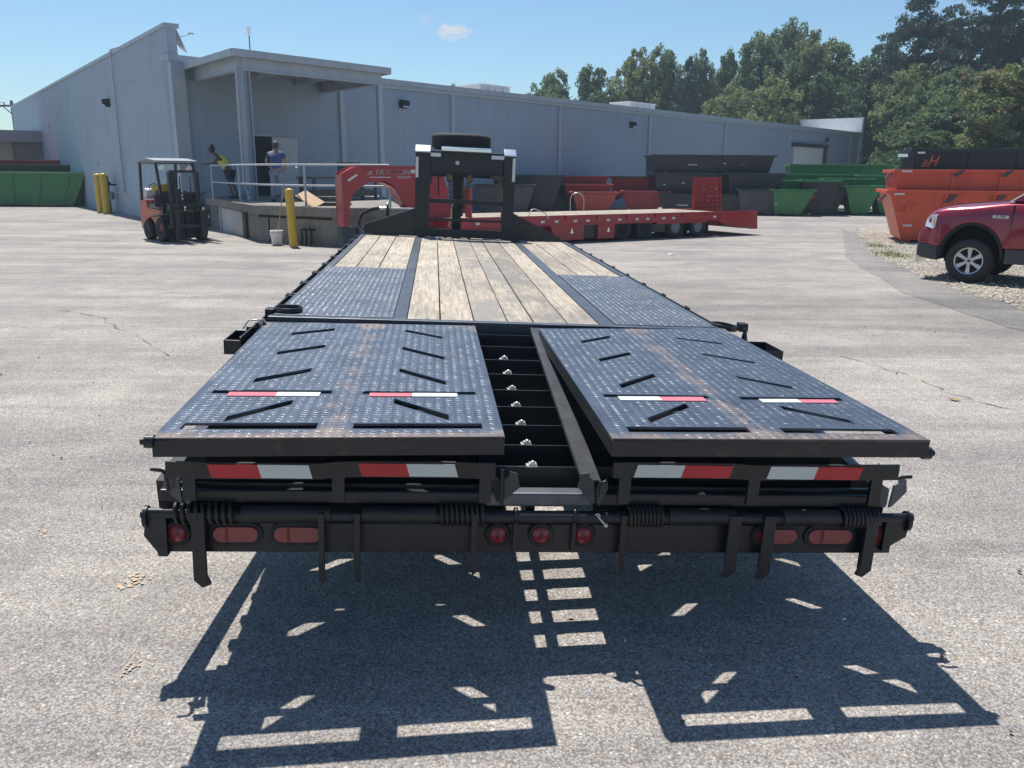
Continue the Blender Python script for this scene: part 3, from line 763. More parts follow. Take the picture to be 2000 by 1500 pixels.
m = MB(); m.box(-.14, .14, -.05, .05, -.04, .05, M=Matrix.Translation(fp)); m.build('feed_horn', M_['white'], sd)
m = MB(); m.tube([(0, 0, 1.25), (0, 0, 0)], 0.04, 8); m.tube([(0, 0, .7), (.55, .3, 0)], 0.02, 6); m.tube([(0, 0, .7), (.3, -.5, 0)], 0.02, 6); m.build('mast', M_['dark'], sd)
sd.scale = (.66, .66, .66); sd.location.z = 5.0
an = empty('roof_antenna', FR @ Vector((4.9, -3.2, 4.95)), 0, 'thin short antenna standing on the roof above the dock canopy', 'antenna')
m = MB(); m.tube([(0, 0, 0), (0, 0, 1.7)], 0.02, 6); m.build('mast', M_['dark'], an)
m = MB(); m.cyl((0, 0, 1.7), (0, 0, 2.0), 0.07, 10); m.build('whip_cap', M_['white'], an)

# ================================================================ DOCK CANOPY
NC = Vector((.62, -.785, 0))
cn = empty('dock_canopy', label='grey flat steel canopy on two posts over the loading dock', cat='canopy', mat=Matrix.Translation(FR @ Vector((0.84, 0, 0))))
LX, LY, ZT = 4.95, 4.20, 4.92
CF = Matrix(((DR.x, NC.x, 0, 0), (DR.y, NC.y, 0, 0), (0, 0, 1, 0), (0, 0, 0, 1)))   # the canopy is not square to the wall
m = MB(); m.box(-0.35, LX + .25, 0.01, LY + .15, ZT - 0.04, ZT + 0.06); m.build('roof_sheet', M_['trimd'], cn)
m = MB(); m.box(-0.40, LX + .30, LY + .15, LY + .25, ZT - .12, ZT + .08); m.box(-0.42, -0.35, 0.01, LY + .15, ZT - .12, ZT + .08); m.box(LX + .25, LX + .32, 0.01, LY + .15, ZT - .12, ZT + .08)
m.build('gutter', M_['trim'], cn, bevel=0.012)
m = MB(); m.box(-0.05, LX, LY - .06, LY + .06, ZT - .42, ZT - .04); m.build('front_beam', M_['trim'], cn)
m = MB(); m.box(-0.08, LX + .03, LY - .1, LY + .1, ZT - .46, ZT - .42); m.build('beam_flange', M_['trim'], cn)
for xx in (-0.05, LX - .07):
    m = MB(); m.box(xx, xx + .12, 0.02, LY - .06, ZT - .40, ZT - .04); m.box(xx - .05, xx + .17, 0.02, LY - .1, ZT - .43, ZT - .40); m.build('side_beam', M_['trim'], cn)
for xx in (1.85, 3.75):
    m = MB(); m.box(xx, xx + .08, 0.02, LY - .06, ZT - .26, ZT - .04); m.build('joist', M_['trim'], cn)
for k in range(1, 4):
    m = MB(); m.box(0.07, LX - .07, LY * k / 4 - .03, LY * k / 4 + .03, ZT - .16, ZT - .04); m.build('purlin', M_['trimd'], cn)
m = MB(); m.box(-.10, .16, LY - .14, LY - .02, 0.92, ZT - .42); m.box(-.10, -.07, LY - .02, LY + .1, 0.92, ZT - .42); m.box(.13, .16, LY - .02, LY + .1, 0.92, ZT - .42); m.build('post', M_['trim'], cn)
m = MB(); m.tube([(-.20, LY - .05, ZT - .2), (-.20, LY - .05, 1.35)], 0.055, 8); m.tube([(-.20, LY - .05, 1.35), (-.12, LY - .05, 1.2), (-.12, LY + .1, 1.1)], 0.055, 8); m.build('downpipe', M_['trim'], cn)
m = MB(); m.box(LX - .16, LX + .02, LY - .1, LY + .08, 0.3, ZT - .42); m.build('post', M_['trim'], cn)

for o in cn.children: o.data.transform(CF)
# ================================================================ LOADING DOCK
ZD = 0.92
dock = empty('loading_dock', (0, 0, 0), 0, 'stained concrete loading dock with pale left face and steps under the canopy', 'loading dock')
top = [(-9.75, 27.9), (-9.6, 26.2), (-8.84, 25.1), (-7.05, 21.95), (-6.5, 20.98), (-4.3, 19.72), (-2.55, 19.7), (-5.3, 33.1)]
inn = [(-9.65, 27.7), (-9.5, 26.24), (-8.74, 25.2), (-7.0, 22.12), (-6.42, 21.1), (-4.28, 19.83), (-2.75, 19.82), (-5.4, 32.9)]
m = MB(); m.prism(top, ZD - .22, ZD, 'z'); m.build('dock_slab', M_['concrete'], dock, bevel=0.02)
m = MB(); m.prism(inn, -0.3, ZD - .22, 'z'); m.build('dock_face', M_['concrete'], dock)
def along(a, b, t): return (a[0] + (b[0] - a[0]) * t, a[1] + (b[1] - a[1]) * t)
m = MB(); a, b = (-8.74, 25.16), (-7.12, 22.3)
d_ = Vector((b[0] - a[0], b[1] - a[1], 0)).normalized(); n_ = Vector((d_.y, -d_.x, 0)) * -1
if n_.y > 0: n_ = -n_
Fd = frame(Vector((a[0], a[1], 0)), d_, n_)
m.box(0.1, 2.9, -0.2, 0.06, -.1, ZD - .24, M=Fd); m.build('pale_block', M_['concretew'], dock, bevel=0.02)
m = MB(); m.box(3.05, 3.35, -.2, 0.05, -.1, ZD - .1, M=Fd); m.build('rubber_corner', M_['rubber'], dock)
m = MB(); d2 = Vector((-4.28 + 6.42, 19.83 - 21.1, 0)).normalized(); n2_ = Vector((d2.y, -d2.x, 0)); n2_ = n2_ if n2_.y < 0 else -n2_
Fe = frame(Vector((-6.42, 21.1, 0)), d2, n2_)
m.box(0.32, 0.36, 0, 0.012, 0, ZD - .24, M=Fe); m.box(0, 2.45, 0, 0.02, ZD - .30, ZD - .25, M=Fe); m.build('face_joint', M_['dark'], dock)
for k in range(4):
    m = MB(); h = ZD * (4 - k) / 5
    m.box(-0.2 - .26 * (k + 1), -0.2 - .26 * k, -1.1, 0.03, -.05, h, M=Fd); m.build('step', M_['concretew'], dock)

# railing along the dock edge
rl = empty('dock_railing', (0, 0, 0), 0, 'pale two-rail pipe railing along the loading dock edge', 'railing')
rp = [(-9.05, 25.5), (-7.35, 22.75), (-6.3, 21.15), (-5.10, 20.35), (-4.9, 20.25), (-3.25, 20.0)]
P_ = [(-9.15, 25.6), (-7.45, 22.9), (-5.05, 20.42), (-2.95, 20.1)]
for hz in (0.98, 0.49):
    m = MB(); m.tube([(x, y, ZD + hz) for x, y in [P_[0], P_[1], (-6.35, 21.35), P_[2], P_[3]]], 0.024, 8); m.build('rail', M_['rail'], rl)
for x, y in P_:
    m = MB(); m.cyl((x, y, ZD), (x, y, ZD + .98), 0.026, 8); m.cyl((x, y, ZD), (x, y, ZD + .015), 0.06, 8); m.build('post', M_['rail'], rl)

# bollards
for x, y, h, r_, lb in [(-17.36, 35.2, 1.60, .145, 'yellow steel bollard by the left wall, left of the pair'), (-16.72, 34.4, 1.62, .145, 'yellow steel bollard by the left wall, right of the pair'), (-5.23, 19.74, 1.36, .10, 'single tall yellow bollard in front of the dock beside the white bucket')]:
    bo = empty('bollard', (x, y, 0), 0, lb, 'bollard', 'yellow bollards')
    m = MB(); m.lathe([(r_, 0), (r_, h - r_ * .75), (r_ * .9, h - r_ * .38), (r_ * .62, h - r_ * .12), (0.001, h)], seg=20)
    o = m.build('tube', M_['yellow'], bo)
    if h < 1.5: bo.rotation_euler = (0, R(-1.6), 0)
# bucket and mop
bu = empty('bucket', (-5.72, 20.08, 0), 0, 'white plastic bucket standing in the sun before the dock face', 'bucket')
m = MB(); m.lathe([(0.001, .01), (.115, .01), (.15, .33), (.155, .33), (.155, .36), (.14, .36), (.135, .33), (.10, .03), (0.001, .03)], seg=20); m.build('pail', M_['bucket'], bu)
m = MB(); m.lathe([(.150, .27), (.165, .275), (.165, .29), (.152, .295)], seg=20); m.build('rim_band', M_['bucket'], bu)
m = MB(); m.tube([(-.155, -.02, .28), (-.13, -.12, .20), (0, -.17, .15), (.13, -.12, .20), (.155, -.02, .28)], .005, 5); m.build('wire_handle', M_['chrome'], bu)
mo = empty('mop', (-5.74, 20.10, 0.06), 0, 'long wooden mop handle leaning from the white bucket to the railing', 'mop')
m = MB(); m.tube([(0, 0, 0), (0.26, .03, 1.4)], .014, 6); m.build('handle', M_['wood_handle'], mo)
m = MB(); m.ball((0, 0, .06), .07, sc=(1, 1, .7)); m.build('mop_head', M_['rail'], mo)
# boards and stock lying on the dock
o = MB().box(-.30, .30, -.20, .20, -.008, .008, M=Matrix.Rotation(R(28), 4, 'Y') @ Matrix.Rotation(R(20), 4, 'X')).build('plywood_board', M_['cardboard'], loc=(-4.98, 20.55, ZD + .17), rz=R(-20)); tag(o, 'orange-brown plywood offcut propped on the dock edge behind the bollard', 'board')
pl = empty('flat_crate', (-4.55, 21.0, ZD), R(-10), 'low dark crate lying on the sunlit dock edge beside the plywood', 'crate')
for z in (0.03, 0.11, 0.19): MB().box(-.42, .42, -.28, .28, z - .015, z + .03).build('slat', M_['dirty'], pl)
for x in (-.36, .36): MB().box(x - .04, x + .04, -.25, .25, 0, .22).build('runner', M_['dirty'], pl)
tb = empty('workbench', (-5.15, 24.9, ZD), R(48), 'dark wooden workbench in the canopy shade behind the railing', 'workbench')
MB().box(-1.2, 1.2, -.4, .4, .62, .68).build('bench_top', M_['dirty'], tb)
MB().box(-1.1, 1.1, -.34, .34, .12, .30).build('bench_shelf', M_['dirty'], tb)
for x in (-1.1, 1.1):
    for y in (-.33, .33): MB().box(x - .04, x + .04, y - .04, y + .04, 0, .62).build('leg', M_['dirty'], tb)
o = MB().box(-.28, .28, -.2, .2, 0, .42).build('cardboard_box', M_['dirty'], loc=(-4.9, 25.2, ZD + .68), rz=R(40), bevel=.01); tag(o, 'dark carton standing on the shaded workbench', 'carton')
dp = empty('bent_hose_bundle', (-4.98, 20.02, 0), R(-25), 'dark bent hoses leaning against the dock face right of the bollard', 'hoses')
for k, x in enumerate((-.16, -.03, .12)):
    m = MB(); m.tube([(x, 0, 0), (x + .03, .0, .2), (x - .03, .05, .36), (x + .08, .1, .40)], .028, 6); m.build('hose', M_['rubber'], dp)
#--P3--
# ================================================================ BLACK FLATBED TRAILER (nearest)
MT = Matrix.Translation((0.141, 2.549, 0.895)) @ Matrix.Rotation(.093, 4, 'Z') @ Matrix.Rotation(.005, 4, 'X') @ Matrix.Rotation(.040, 4, 'Y')
TR = empty('flatbed_trailer', label='black gooseneck flatbed trailer with wood deck and two flipped-over tread plate ramps, nearest the camera', cat='trailer', group='gooseneck flatbed trailers', mat=MT)
BK, BR = M_['black'], M_['blackrust']

# ---- tread lugs: real raised bars
def lugs(poly, holes, px, py, L, w, h, mat, name, parent, z=0.0, margin=0.014, jitter=0.0):
    xs = [p[0] for p in poly]; ys = [p[1] for p in poly]
    vs = []; fs = []
    rl_ = random.Random(17)
    base = [(-1, 0), (-.55, -1), (.55, -1), (1, 0), (.55, 1), (-.55, 1)]
    ny = int((max(ys) - min(ys)) / py) + 1; nx = int((max(xs) - min(xs)) / px) + 1
    for j in range(ny):
        for i in range(nx):
            x = min(xs) + i * px; y = min(ys) + j * py
            if not all(inside((x + dx, y + dy), poly) for dx in (-margin, margin) for dy in (-margin, margin)): continue
            bad = False
            for hh in holes:
                hx = [p[0] for p in hh]; hy = [p[1] for p in hh]
                if min(hx) - .01 < x < max(hx) + .01 and min(hy) - .01 < y < max(hy) + .01:
                    if inside((x, y), hh) or any(inside((x + dx, y + dy), hh) for dx in (-.009, .009) for dy in (-.007, .007)): bad = True; break
            if bad: continue
            an = R(42) if (i % 2 == 0) else R(-42)
            an += rl_.uniform(-.12, .12); hk = h * rl_.uniform(.45, 1.25)
            c, s = math.cos(an), math.sin(an)
            n = len(vs)
            for (a, b) in base:
                u, v = a * L / 2, b * w / 2
                vs.append((x + u * c - v * s, y + u * s + v * c, z))
            for a in (-.45, .45):
                u = a * L / 2
                vs.append((x + u * c, y + u * s, z + hk))
            fs += [(n, n + 1, n + 6), (n + 1, n + 2, n + 7, n + 6), (n + 2, n + 3, n + 7), (n + 3, n + 4, n + 7), (n + 4, n + 5, n + 6, n + 7), (n + 5, n, n + 6)]
    me = bpy.data.meshes.new(name); me.from_pydata(vs, [], fs); me.materials.append(mat); me.update()
    o = bpy.data.objects.new(name, me); COL.objects.link(o); o.parent = parent; o['kind'] = 'stuff'
    return o

def para(x0, y0, x1, y1, th): return [(x0, y0), (x1, y1), (x1, y1 + th), (x0, y0 + th)]
def ramp(outline, slots, tapes, rear_dz, name_label, side, rearz):
    r0 = plate_mesh('ramp', outline, slots, 0.009, M_['tread'])
    o = bpy.data.objects.new('ramp', r0); COL.objects.link(o); o.parent = TR; o.rotation_euler = (0, -.016, 0)
    o['label'] = name_label
    lugs(outline, slots, 0.0185, 0.0270, 0.026, 0.0085, 0.0014, M_['treadbar'], 'tread_lugs', o, z=0.0)
    (ax_, ay), (bx, by), (cx, cy), (dx, dy) = outline
    m = MB(); m.add([(ax_, ay, 0.001), (bx, by, 0.001), (bx, by, rearz), (ax_, ay, rearz), (ax_, ay + .007, 0.0), (bx, by + .007, 0.0), (bx, by + .007, rearz), (ax_, ay + .007, rearz)],
                    [(0, 1, 2, 3), (4, 7, 6, 5), (0, 4, 5, 1), (3, 2, 6, 7), (0, 3, 7, 4), (1, 5, 6, 2)])
    m.build('rear_skirt', BR, o, bevel=.002)
    for (p, q, sg) in (((ax_, ay), (dx, dy), 1), ((bx, by), (cx, cy), -1)):
        m = MB(); m.beam((p[0] + .004 * sg, p[1] + .01, -.036), (q[0] + .004 * sg, q[1], -.036), .008, .052); m.build('side_skirt', BR, o)
    xm = (ax_ + bx) / 2
    m = MB(); m.box(xm - .035, xm + .035, (ay + by) / 2 + .02, 1.96, -.06, -.01); m.build('stringer', BK, o)
    for (x0, x1, y0, y1, mt) in tapes:
        m = MB(); m.box(x0, x1, y0, y1, -.004, .0035); m.build('reflective_tape', M_[mt], o)
    for sl_ in (slots[3], slots[9]):
        m = MB(); m.box(sl_[0][0] - .02, sl_[1][0] + .02, sl_[0][1] - .07, sl_[0][1] + .09, -.028, -.018); m.build('slot_backing', BK, o)  # added under the tape slots to stop sun lines in the ramp shadow
    for yy in (0.40, 0.98, 1.52, 1.93):
        m = MB(); m.box(min(ax_, dx) + .02, max(bx, cx) - .02, yy - .012, yy + .012, -.055, -.012); m.build('cross_rib', BK, o)
    return o
RH = .064
LO = [(-1.287, .042), (-.159, .060), (-.163, 2.050), (-1.322, 2.080)]
LS = [para(-1.130, 1.715, -.926, 1.850, .066), para(-1.122, 1.255, -.922, 1.425, .066), para(-1.121, .745, -.919, .930, .072), para(-1.240, .582, -.789, .586, .046),
      para(-1.108, .218, -.916, .434, .068), para(-1.228, .137, -.787, .142, .066),
      para(-.548, 1.846, -.350, 1.668, .054), para(-.548, 1.400, -.346, 1.185, .062), para(-.544, .948, -.345, .730, .062), para(-.670, .585, -.231, .583, .042),
      para(-.544, .455, -.341, .243, .066), para(-.667, .146, -.228, .149, .058)]
ramp(LO, LS, [(-1.173, -.993, .538, .592, 'sunlit_red_tape'), (-.993, -.83, .540, .594, 'white_tape'), (-.642, -.478, .542, .590, 'sunlit_red_tape'), (-.478, -.303, .542, .592, 'white_tape')],
     0, 'left tread plate ramp with rusty centre crease, folded flat', -1, -RH)
RO = [(.201, .040), (1.316, .025), (1.290, 2.050), (.193, 1.990)]
RS = [para(.374, 1.605, .556, 1.750, .052), para(.386, 1.182, .572, 1.336, .056), para(.380, .698, .578, .896, .058), para(.280, .560, .703, .545, .042),
      para(.378, .220, .582, .418, .056), para(.276, .113, .711, .108, .060),
      para(.922, 1.745, 1.130, 1.608, .038), para(.939, 1.345, 1.142, 1.162, .042), para(.946, .875, 1.126, .694, .048), para(.832, .532, 1.253, .520, .042),
      para(.948, .395, 1.140, .208, .056), para(.828, .106, 1.243, .092, .056)]
ramp(RO, RS, [(.332, .50, .505, .560, 'white_tape'), (.50, .678, .500, .556, 'sunlit_red_tape'), (.900, 1.060, .484, .532, 'white_tape'), (1.060, 1.212, .482, .528, 'sunlit_red_tape')],
     0, 'right tread plate ramp, folded flat', 1, -RH)
# hinge bolts at the outer rear corners
for x, sg in ((-1.300, -1), (1.330, 1)):
    m = MB(); m.cyl((x - .02 * sg, .05, -.034), (x + .008 * sg, .05, -.034), .022, 12); m.cyl((x + .008 * sg, .05, -.034), (x + .022 * sg, .05, -.034), .012, 8)
    m.build('hinge_bolt', BK, TR, bevel=.003)

# ---- deck
r = random.Random(5)
def plank(x0, x1, y0, y1, mat='wood'):
    w = x1 - x0; dz = r.uniform(-.003, .001)
    m = MB(); m.box(x0 + .004, x1 - .004, y0, y1 - r.uniform(0, .01), -.040, -.001 + dz)
    return m.build('plank', M_[mat], TR, bevel=.003)
cx_ = [-.552, -.358, -.162, .037, .190, .392, .583]
for a, b in zip(cx_[:-1], cx_[1:]): plank(a, b, 2.190, 8.05, 'wood_stained' if -.2 < a < .35 else 'wood')
for e in ([-1.250, -1.062, -.870, -.630], [.674, .862, 1.052, 1.245]):
    for a, b in zip(e[:-1], e[1:]): plank(a, b, 4.40, 8.05)
for x0, x1 in ((-.628, -.553), (.585, .672)):
    m = MB(); m.box(x0, x1, 2.185, 8.05, -.02, .001); m.build('steel_strip', M_['strip'], TR, bevel=.002)
for (x0, x1, y1) in ((-1.292, -.630, 4.545), (.676, 1.292, 4.545)):
    m = MB(); m.box(x0, x1, 2.190, y1, -.004, .0045); po = m.build('deck_tread_plate', M_['deckplate'], TR, bevel=.001)
    lugs([(x0, 2.19), (x1, 2.19), (x1, y1), (x0, y1)], [], 0.0185, 0.0270, 0.026, 0.0085, 0.0015, M_['deckplate'], 'tread_lugs', po, z=.0045)
for sg in (-1, 1):
    m = MB(); m.box(min(sg * 1.252, sg * 1.30), max(sg * 1.252, sg * 1.30), 4.546, 8.06, -.015, .002)
    m.box(min(sg * 1.293, sg * 1.305), max(sg * 1.293, sg * 1.305), 2.13, 8.06, -.15, .0025); m.build('side_channel', M_['strip'], TR)
    m = MB(); m.box(min(sg * 1.352, sg * 1.362), max(sg * 1.352, sg * 1.362), 1.60, 8.10, -.075, -.012); m.build('rub_rail', BK, TR, bevel=.002)
    y = 2.40
    while y < 8.0:
        m = MB(); x0, x1 = sorted((sg * 1.306, sg * 1.351))
        m.box(x0, x1, y - .045, y - .037, -.085, -.006); m.box(x0, x1, y + .037, y + .045, -.085, -.006)
        x2, x3 = sorted((sg * 1.362, sg * 1.372)); m.box(x2, x3, y - .05, y + .05, -.080, -.004)
        m.build('stake_pocket', BK, TR, bevel=.002)
        y += .61
    # outer dovetail frame
    m = MB(); m.beam((sg * 1.285, 2.12, -.12), (sg * 1.36, .36, -.36), .05, .15); m.build('dovetail_side_beam', BK, TR)
m = MB(); m.box(-1.325, 1.34, 2.125, 2.184, -.13, .002); m.build('rear_cross_channel', M_['strip'], TR, bevel=.004)
for x, lb in ((-.45, 0), (.45, 0)):
    m = MB(); m.box(x - .07, x + .07, 2.2, 11.2, -.42, -.40); m.box(x - .006, x + .006, 2.2, 11.2, -.40, -.20); m.box(x - .07, x + .07, 2.2, 11.2, -.20, -.13); m.build('main_beam', BK, TR)
y = 2.6
while y < 8.0:
    m = MB(); m.box(-1.29, 1.29, y - .03, y + .03, -.125, -.045); m.build('crossmember', BK, TR); y += .46
# ---- dovetail cross bars with zinc clips
for k, (yb, zb) in enumerate([(1.978, -.039), (1.785, -.064), (1.584, -.091), (1.383, -.117), (1.181, -.143), (.988, -.168), (.794, -.193), (.605, -.218), (.420, -.242)]):
    m = MB(); m.box(-1.28, 1.28, yb, yb + .007, zb - .088, zb); m.box(-1.28, 1.28, yb + .007, yb + .050, zb - .088, zb - .080)
    o = m.build('dovetail_bar', BK, TR)
    if k >= 2:
        xx = -.02 - .005 * k * .3 + .012 * (k - 4) * .4
        m = MB(); m.box(xx - .022, xx + .020, yb - .003, yb + .030, zb, zb + .004); m.box(xx - .012, xx + .017, yb + .002, yb + .024, zb + .004, zb + .013)
        m.ball((xx + .003, yb + .012, zb + .015), .009, 10, 6, (1, 1, .7)); m.build('clip', M_['zinc'], o)
m = MB(); m.beam((-.02, 2.1, -.19), (-.02, .36, -.40), .035, .06); m.build('centre_stringer', BK, TR)
m = MB(); m.box(-1.36, -.215, .30, .355, -.350, -.300); m.box(.235, 1.36, .30, .355, -.350, -.300); m.build('tail_beam', BK, TR, bevel=.006)  # outer ends coloured black for the shade under the ramps
m = MB(); m.box(-.200, .205, .295, .36, -.354, -.299); m.build('tail_beam', M_['strip'], TR, bevel=.008)  # lit middle of the same beam, given the paler steel colour
# inner frame angle left exposed beside the right-hand ramp
m = MB(); m.beam((.226, 2.10, -.052), (.226, .28, -.276), .006, .064); m.beam((.190, 2.10, -.017), (.190, .28, -.242), .064, .006); m.beam((.160, 2.10, -.028), (.160, .28, -.253), .006, .016); m.build('inner_frame_angle', M_['angle'], TR)
m = MB(); m.beam((-.205, 2.10, -.055), (-.205, .30, -.330), .006, .060); m.build('inner_frame_angle', BK, TR)
def kids(): return set(TR.children)
def place_group(before, f, dy):
    """the hinge hardware is built full size further forward than the ramp ends"""
    M = Matrix.Translation((-.411 * (1 - f), dy, .852 * (1 - f))) @ Matrix.Diagonal((f, 1, f, 1))
    for o in set(TR.children) - before:
        for c in [o] + list(o.children): c.data.transform(M)
K0 = kids()
# ---- hinge shaft, springs, lugs
m = MB(); m.cyl((-1.29, -.02, -.250), (1.27, -.02, -.250), .017, 12); m.build('hinge_shaft', BK, TR)
for a, b in ((-1.00, -.72), (-.62, -.38), (.40, .63), (.80, 1.00)):
    m = MB(); m.cyl((a, -.02, -.250), (b, -.02, -.250), .029, 16); m.build('hinge_pipe', BR, TR)
def spring(x0, x1, turns, rad):
    m = MB(); n = turns * 12; m.tube([(x0 + (x1 - x0) * i / n, -.02 + rad * math.cos(2 * math.pi * i / 12), -.250 + rad * math.sin(2 * math.pi * i / 12)) for i in range(n + 1)], .0065, 6)
    m.build('coil_spring', BR, TR)
for a, b in ((-1.21, -1.02), (-.37, -.22), (.26, .38), (1.01, 1.14)): spring(a, b, 9, .033)
m = MB(); m.box(-1.22, -.150, .035, .05, -.285, -.165); m.box(.150, 1.19, .035, .05, -.285, -.165); m.box(-1.22, 1.19, .035, .05, -.300, -.262); m.build('rear_light_shield', BK, TR)  # added plate that plugs light leaking between tail beam and bumper
for x in (-.118, .080):
    m = MB(); m.lathe([(.020, -.006), (.027, -.006), (.027, .006), (.020, .006)], Matrix.Translation((x, -.02, -.25)) @ Matrix.Rotation(R(90), 4, 'Y'), 14); m.box(x - .006, x + .006, -.03, .03, -.38, -.262); m.build('hinge_tab', BK, TR)
place_group(K0, 1.119, .30); K0 = kids()
# ---- lower bars with reflective tape
for pts, tapes in (([(-1.235, -.110), (-1.10, -.112), (-.76, -.110), (-.70, -.103), (-.62, -.100), (-.30, -.100), (-.19, -.104)],
                    [(-1.100, -.945, -.134, -.089, 'red_tape'), (-.945, -.785, -.133, -.088, 'white_tape'), (-.629, -.475, -.123, -.079, 'red_tape'), (-.475, -.318, -.122, -.079, 'white_tape')]),
                   ([(.205, -.094), (.30, -.092), (.62, -.092), (.70, -.098), (.78, -.094), (1.10, -.092), (1.205, -.090)],
                    [(.279, .440, -.116, -.072, 'white_tape'), (.440, .607, -.116, -.072, 'red_tape'), (.739, .905, -.117, -.072, 'white_tape'), (.905, 1.066, -.117, -.072, 'red_tape')])):
    m = MB(); h = .027; top_ = [(x, z + h) for x, z in pts]; bot = [(x, z - h) for x, z in pts][::-1]
    m.prism(top_ + bot, .045, .057, 'y'); lb = m.build('lower_ramp_bar', BR, TR)
    for (x0, x1, z0, z1, mt) in tapes:
        sk = .006 if x0 > 0 else -.006
        m = MB(); m.prism([(x0 - sk, z0), (x1 - sk, z0), (x1 + sk, z1), (x0 + sk, z1)], .041, .0446, 'y'); m.build('reflective_tape', M_[mt], lb)
for x in (-1.17, -.70, -.22, .25, .70, 1.14):
    m = MB(); m.box(x - .02, x + .02, .06, .078, -.22, -.11); m.build('upright_bracket', BK, TR)
m = MB(); m.cyl((-1.2, .10, -.285), (1.18, .10, -.285), .022, 10); m.build('torsion_tube', BR, TR)
place_group(K0, 1.090, .18); K0 = kids()
# ---- ramp feet
for x, zb, tw in ((-1.132, -.485, 1), (-.748, -.471, .3), (-.634, -.470, .2), (-.255, -.443, .2), (.243, -.443, .2), (.626, -.455, -1), (.748, -.462, -1), (1.114, -.452, -1)):
    w = .021 if abs(tw) == 1 else .010
    m = MB(); m.prism([(x - w, -.235), (x + w, -.235), (x + w, zb + .03), (x + w + .012 * tw, zb), (x - w * .3 + .012 * tw, zb - .012), (x - w, zb + .015)] if tw > 0 else
                      [(x - w, -.235), (x + w, -.235), (x + w, zb + .015), (x + w * .2 - .012, zb - .010), (x - w - .012, zb - .002), (x - w, zb + .03)], -.055, -.040, 'y')
    m.box(x - .006, x + .006, -.04, .0, -.45 if abs(tw) == 1 else zb + .02, -.24); m.build('ramp_foot', BK, TR, bevel=.002)
# ---- bumper and lights
m = MB(); m.prism([(-1.262, -.290), (1.222, -.290), (1.222, -.3935), (-1.262, -.3935)], .0, .05, 'y'); bp_ = m.build('bumper', BK, TR, bevel=.003)
m = MB(); m.prism([(-1.298, -.262), (-1.306, -.325), (-1.270, -.378), (-1.264, -.397), (-1.235, -.397), (-1.235, -.262)], -.03, -.001, 'y'); m.build('bumper_end_plate', BK, TR, bevel=.002)
m = MB(); m.prism([(1.215, -.240), (1.262, -.262), (1.256, -.318), (1.205, -.352), (1.175, -.376), (1.175, -.240)], -.03, -.001, 'y'); m.build('bumper_end_plate', BK, TR, bevel=.002)
for x, sg in ((-1.302, 1), (1.258, -1)):
    m = MB(); m.cyl((x, -.02, -.262), (x + .012 * sg, -.02, -.262), .036, 16); m.cyl((x - .01 * sg, -.02, -.255), (x, -.02, -.255), .014, 8); m.build('shaft_end_cap', BK, TR, bevel=.002)
def round_light(x, z):
    M = Matrix.Translation((x, -.002, z)) @ Matrix.Rotation(R(90), 4, 'X')
    m = MB(); m.lathe([(.0305, 0), (.044, 0), (.044, .008), (.038, .013), (.0305, .010)], M, 24); g = m.build('tail_light', M_['rubber'], TR)
    m = MB(); m.lathe([(.0005, .017), (.009, .017), (.012, .014), (.028, .013), (.0303, .006)], M, 24); m.build('lens', M_['lens'], g)
    m = MB(); m.lathe([(.0005, .0185), (.008, .0185), (.009, .017)], M, 14); m.build('reflector_dot', M_['lensdark'], g)
for x in (-1.208, -.174, -.028, .115, 1.150): round_light(x, -.325)
def stad(cx, cz, hw, hh, n=8):
    p = []
    for k in range(n + 1): a = -math.pi / 2 + math.pi * k / n; p.append((cx + hw - hh + hh * math.cos(a), cz + hh * math.sin(a)))
    for k in range(n + 1): a = math.pi / 2 + math.pi * k / n; p.append((cx - hw + hh + hh * math.cos(a), cz + hh * math.sin(a)))
    return p
for x, hw, mt in ((-1.025, .072, 'lens'), (-.828, .076, 'lens'), (.792, .075, 'lens'), (.988, .080, 'lens')):
    m = MB(); m.prism(stad(x, -.326, hw + .014, .041), -.010, -.001, 'y'); g = m.build('tail_light', M_['rubber'], TR, bevel=.003)
    m = MB(); m.prism(stad(x, -.326, hw, .027), -.016, -.0105, 'y'); m.build('lens', M_[mt], g, bevel=.002)
    m = MB(); m.box(x - hw * .45, x - hw * .32, -.0175, -.0165, -.350, -.303); m.build('lens_divider', M_['lensdark'], g)
# ---- latch ears and handles
def ear(x, z, fl, tilt):
    m = MB()
    M = Matrix.Translation((x, -.035, z)) @ Matrix.Scale(fl, 4, (1, 0, 0)) @ Matrix.Rotation(R(tilt), 4, 'Z')
    m.prism([(-.055, .0), (-.045, .045), (-.020, .052), (-.016, .034), (.0, .026), (.008, -.055), (-.004, -.052)], -.004, .004, 'y', M=M)
    m.prism([(.012, -.050), (.024, -.066), (.052, -.004), (.044, .030), (.030, .018), (.012, .010)], -.004, .004, 'y', M=M @ Matrix.Rotation(R(35), 4, 'Z'))
    e_ = m.build('latch_ear', M_['strip'] if abs(x) > .5 else M_['angle'], TR, bevel=.001)
    return e_
ear(-1.185, -.155, 1, -15); ear(-.165, -.140, -1, 12); ear(.135, -.145, 1, -20); ear(1.175, -.150, -1, -10)
for pts in ([(-1.262, -.06, -.088), (-1.230, -.06, -.092), (-1.222, -.05, -.104), (-1.215, -.05, -.165)], [(-.172, -.05, -.08), (-.170, -.05, -.20)],
            [(.170, -.06, -.115), (.155, -.06, -.118), (.148, -.05, -.13), (.145, -.05, -.17)], [(1.225, -.05, -.088), (1.19, -.05, -.09), (1.175, -.04, -.098)]):
    m = MB(); m.tube(pts, .0065, 8); m.build('latch_handle', BK, TR)
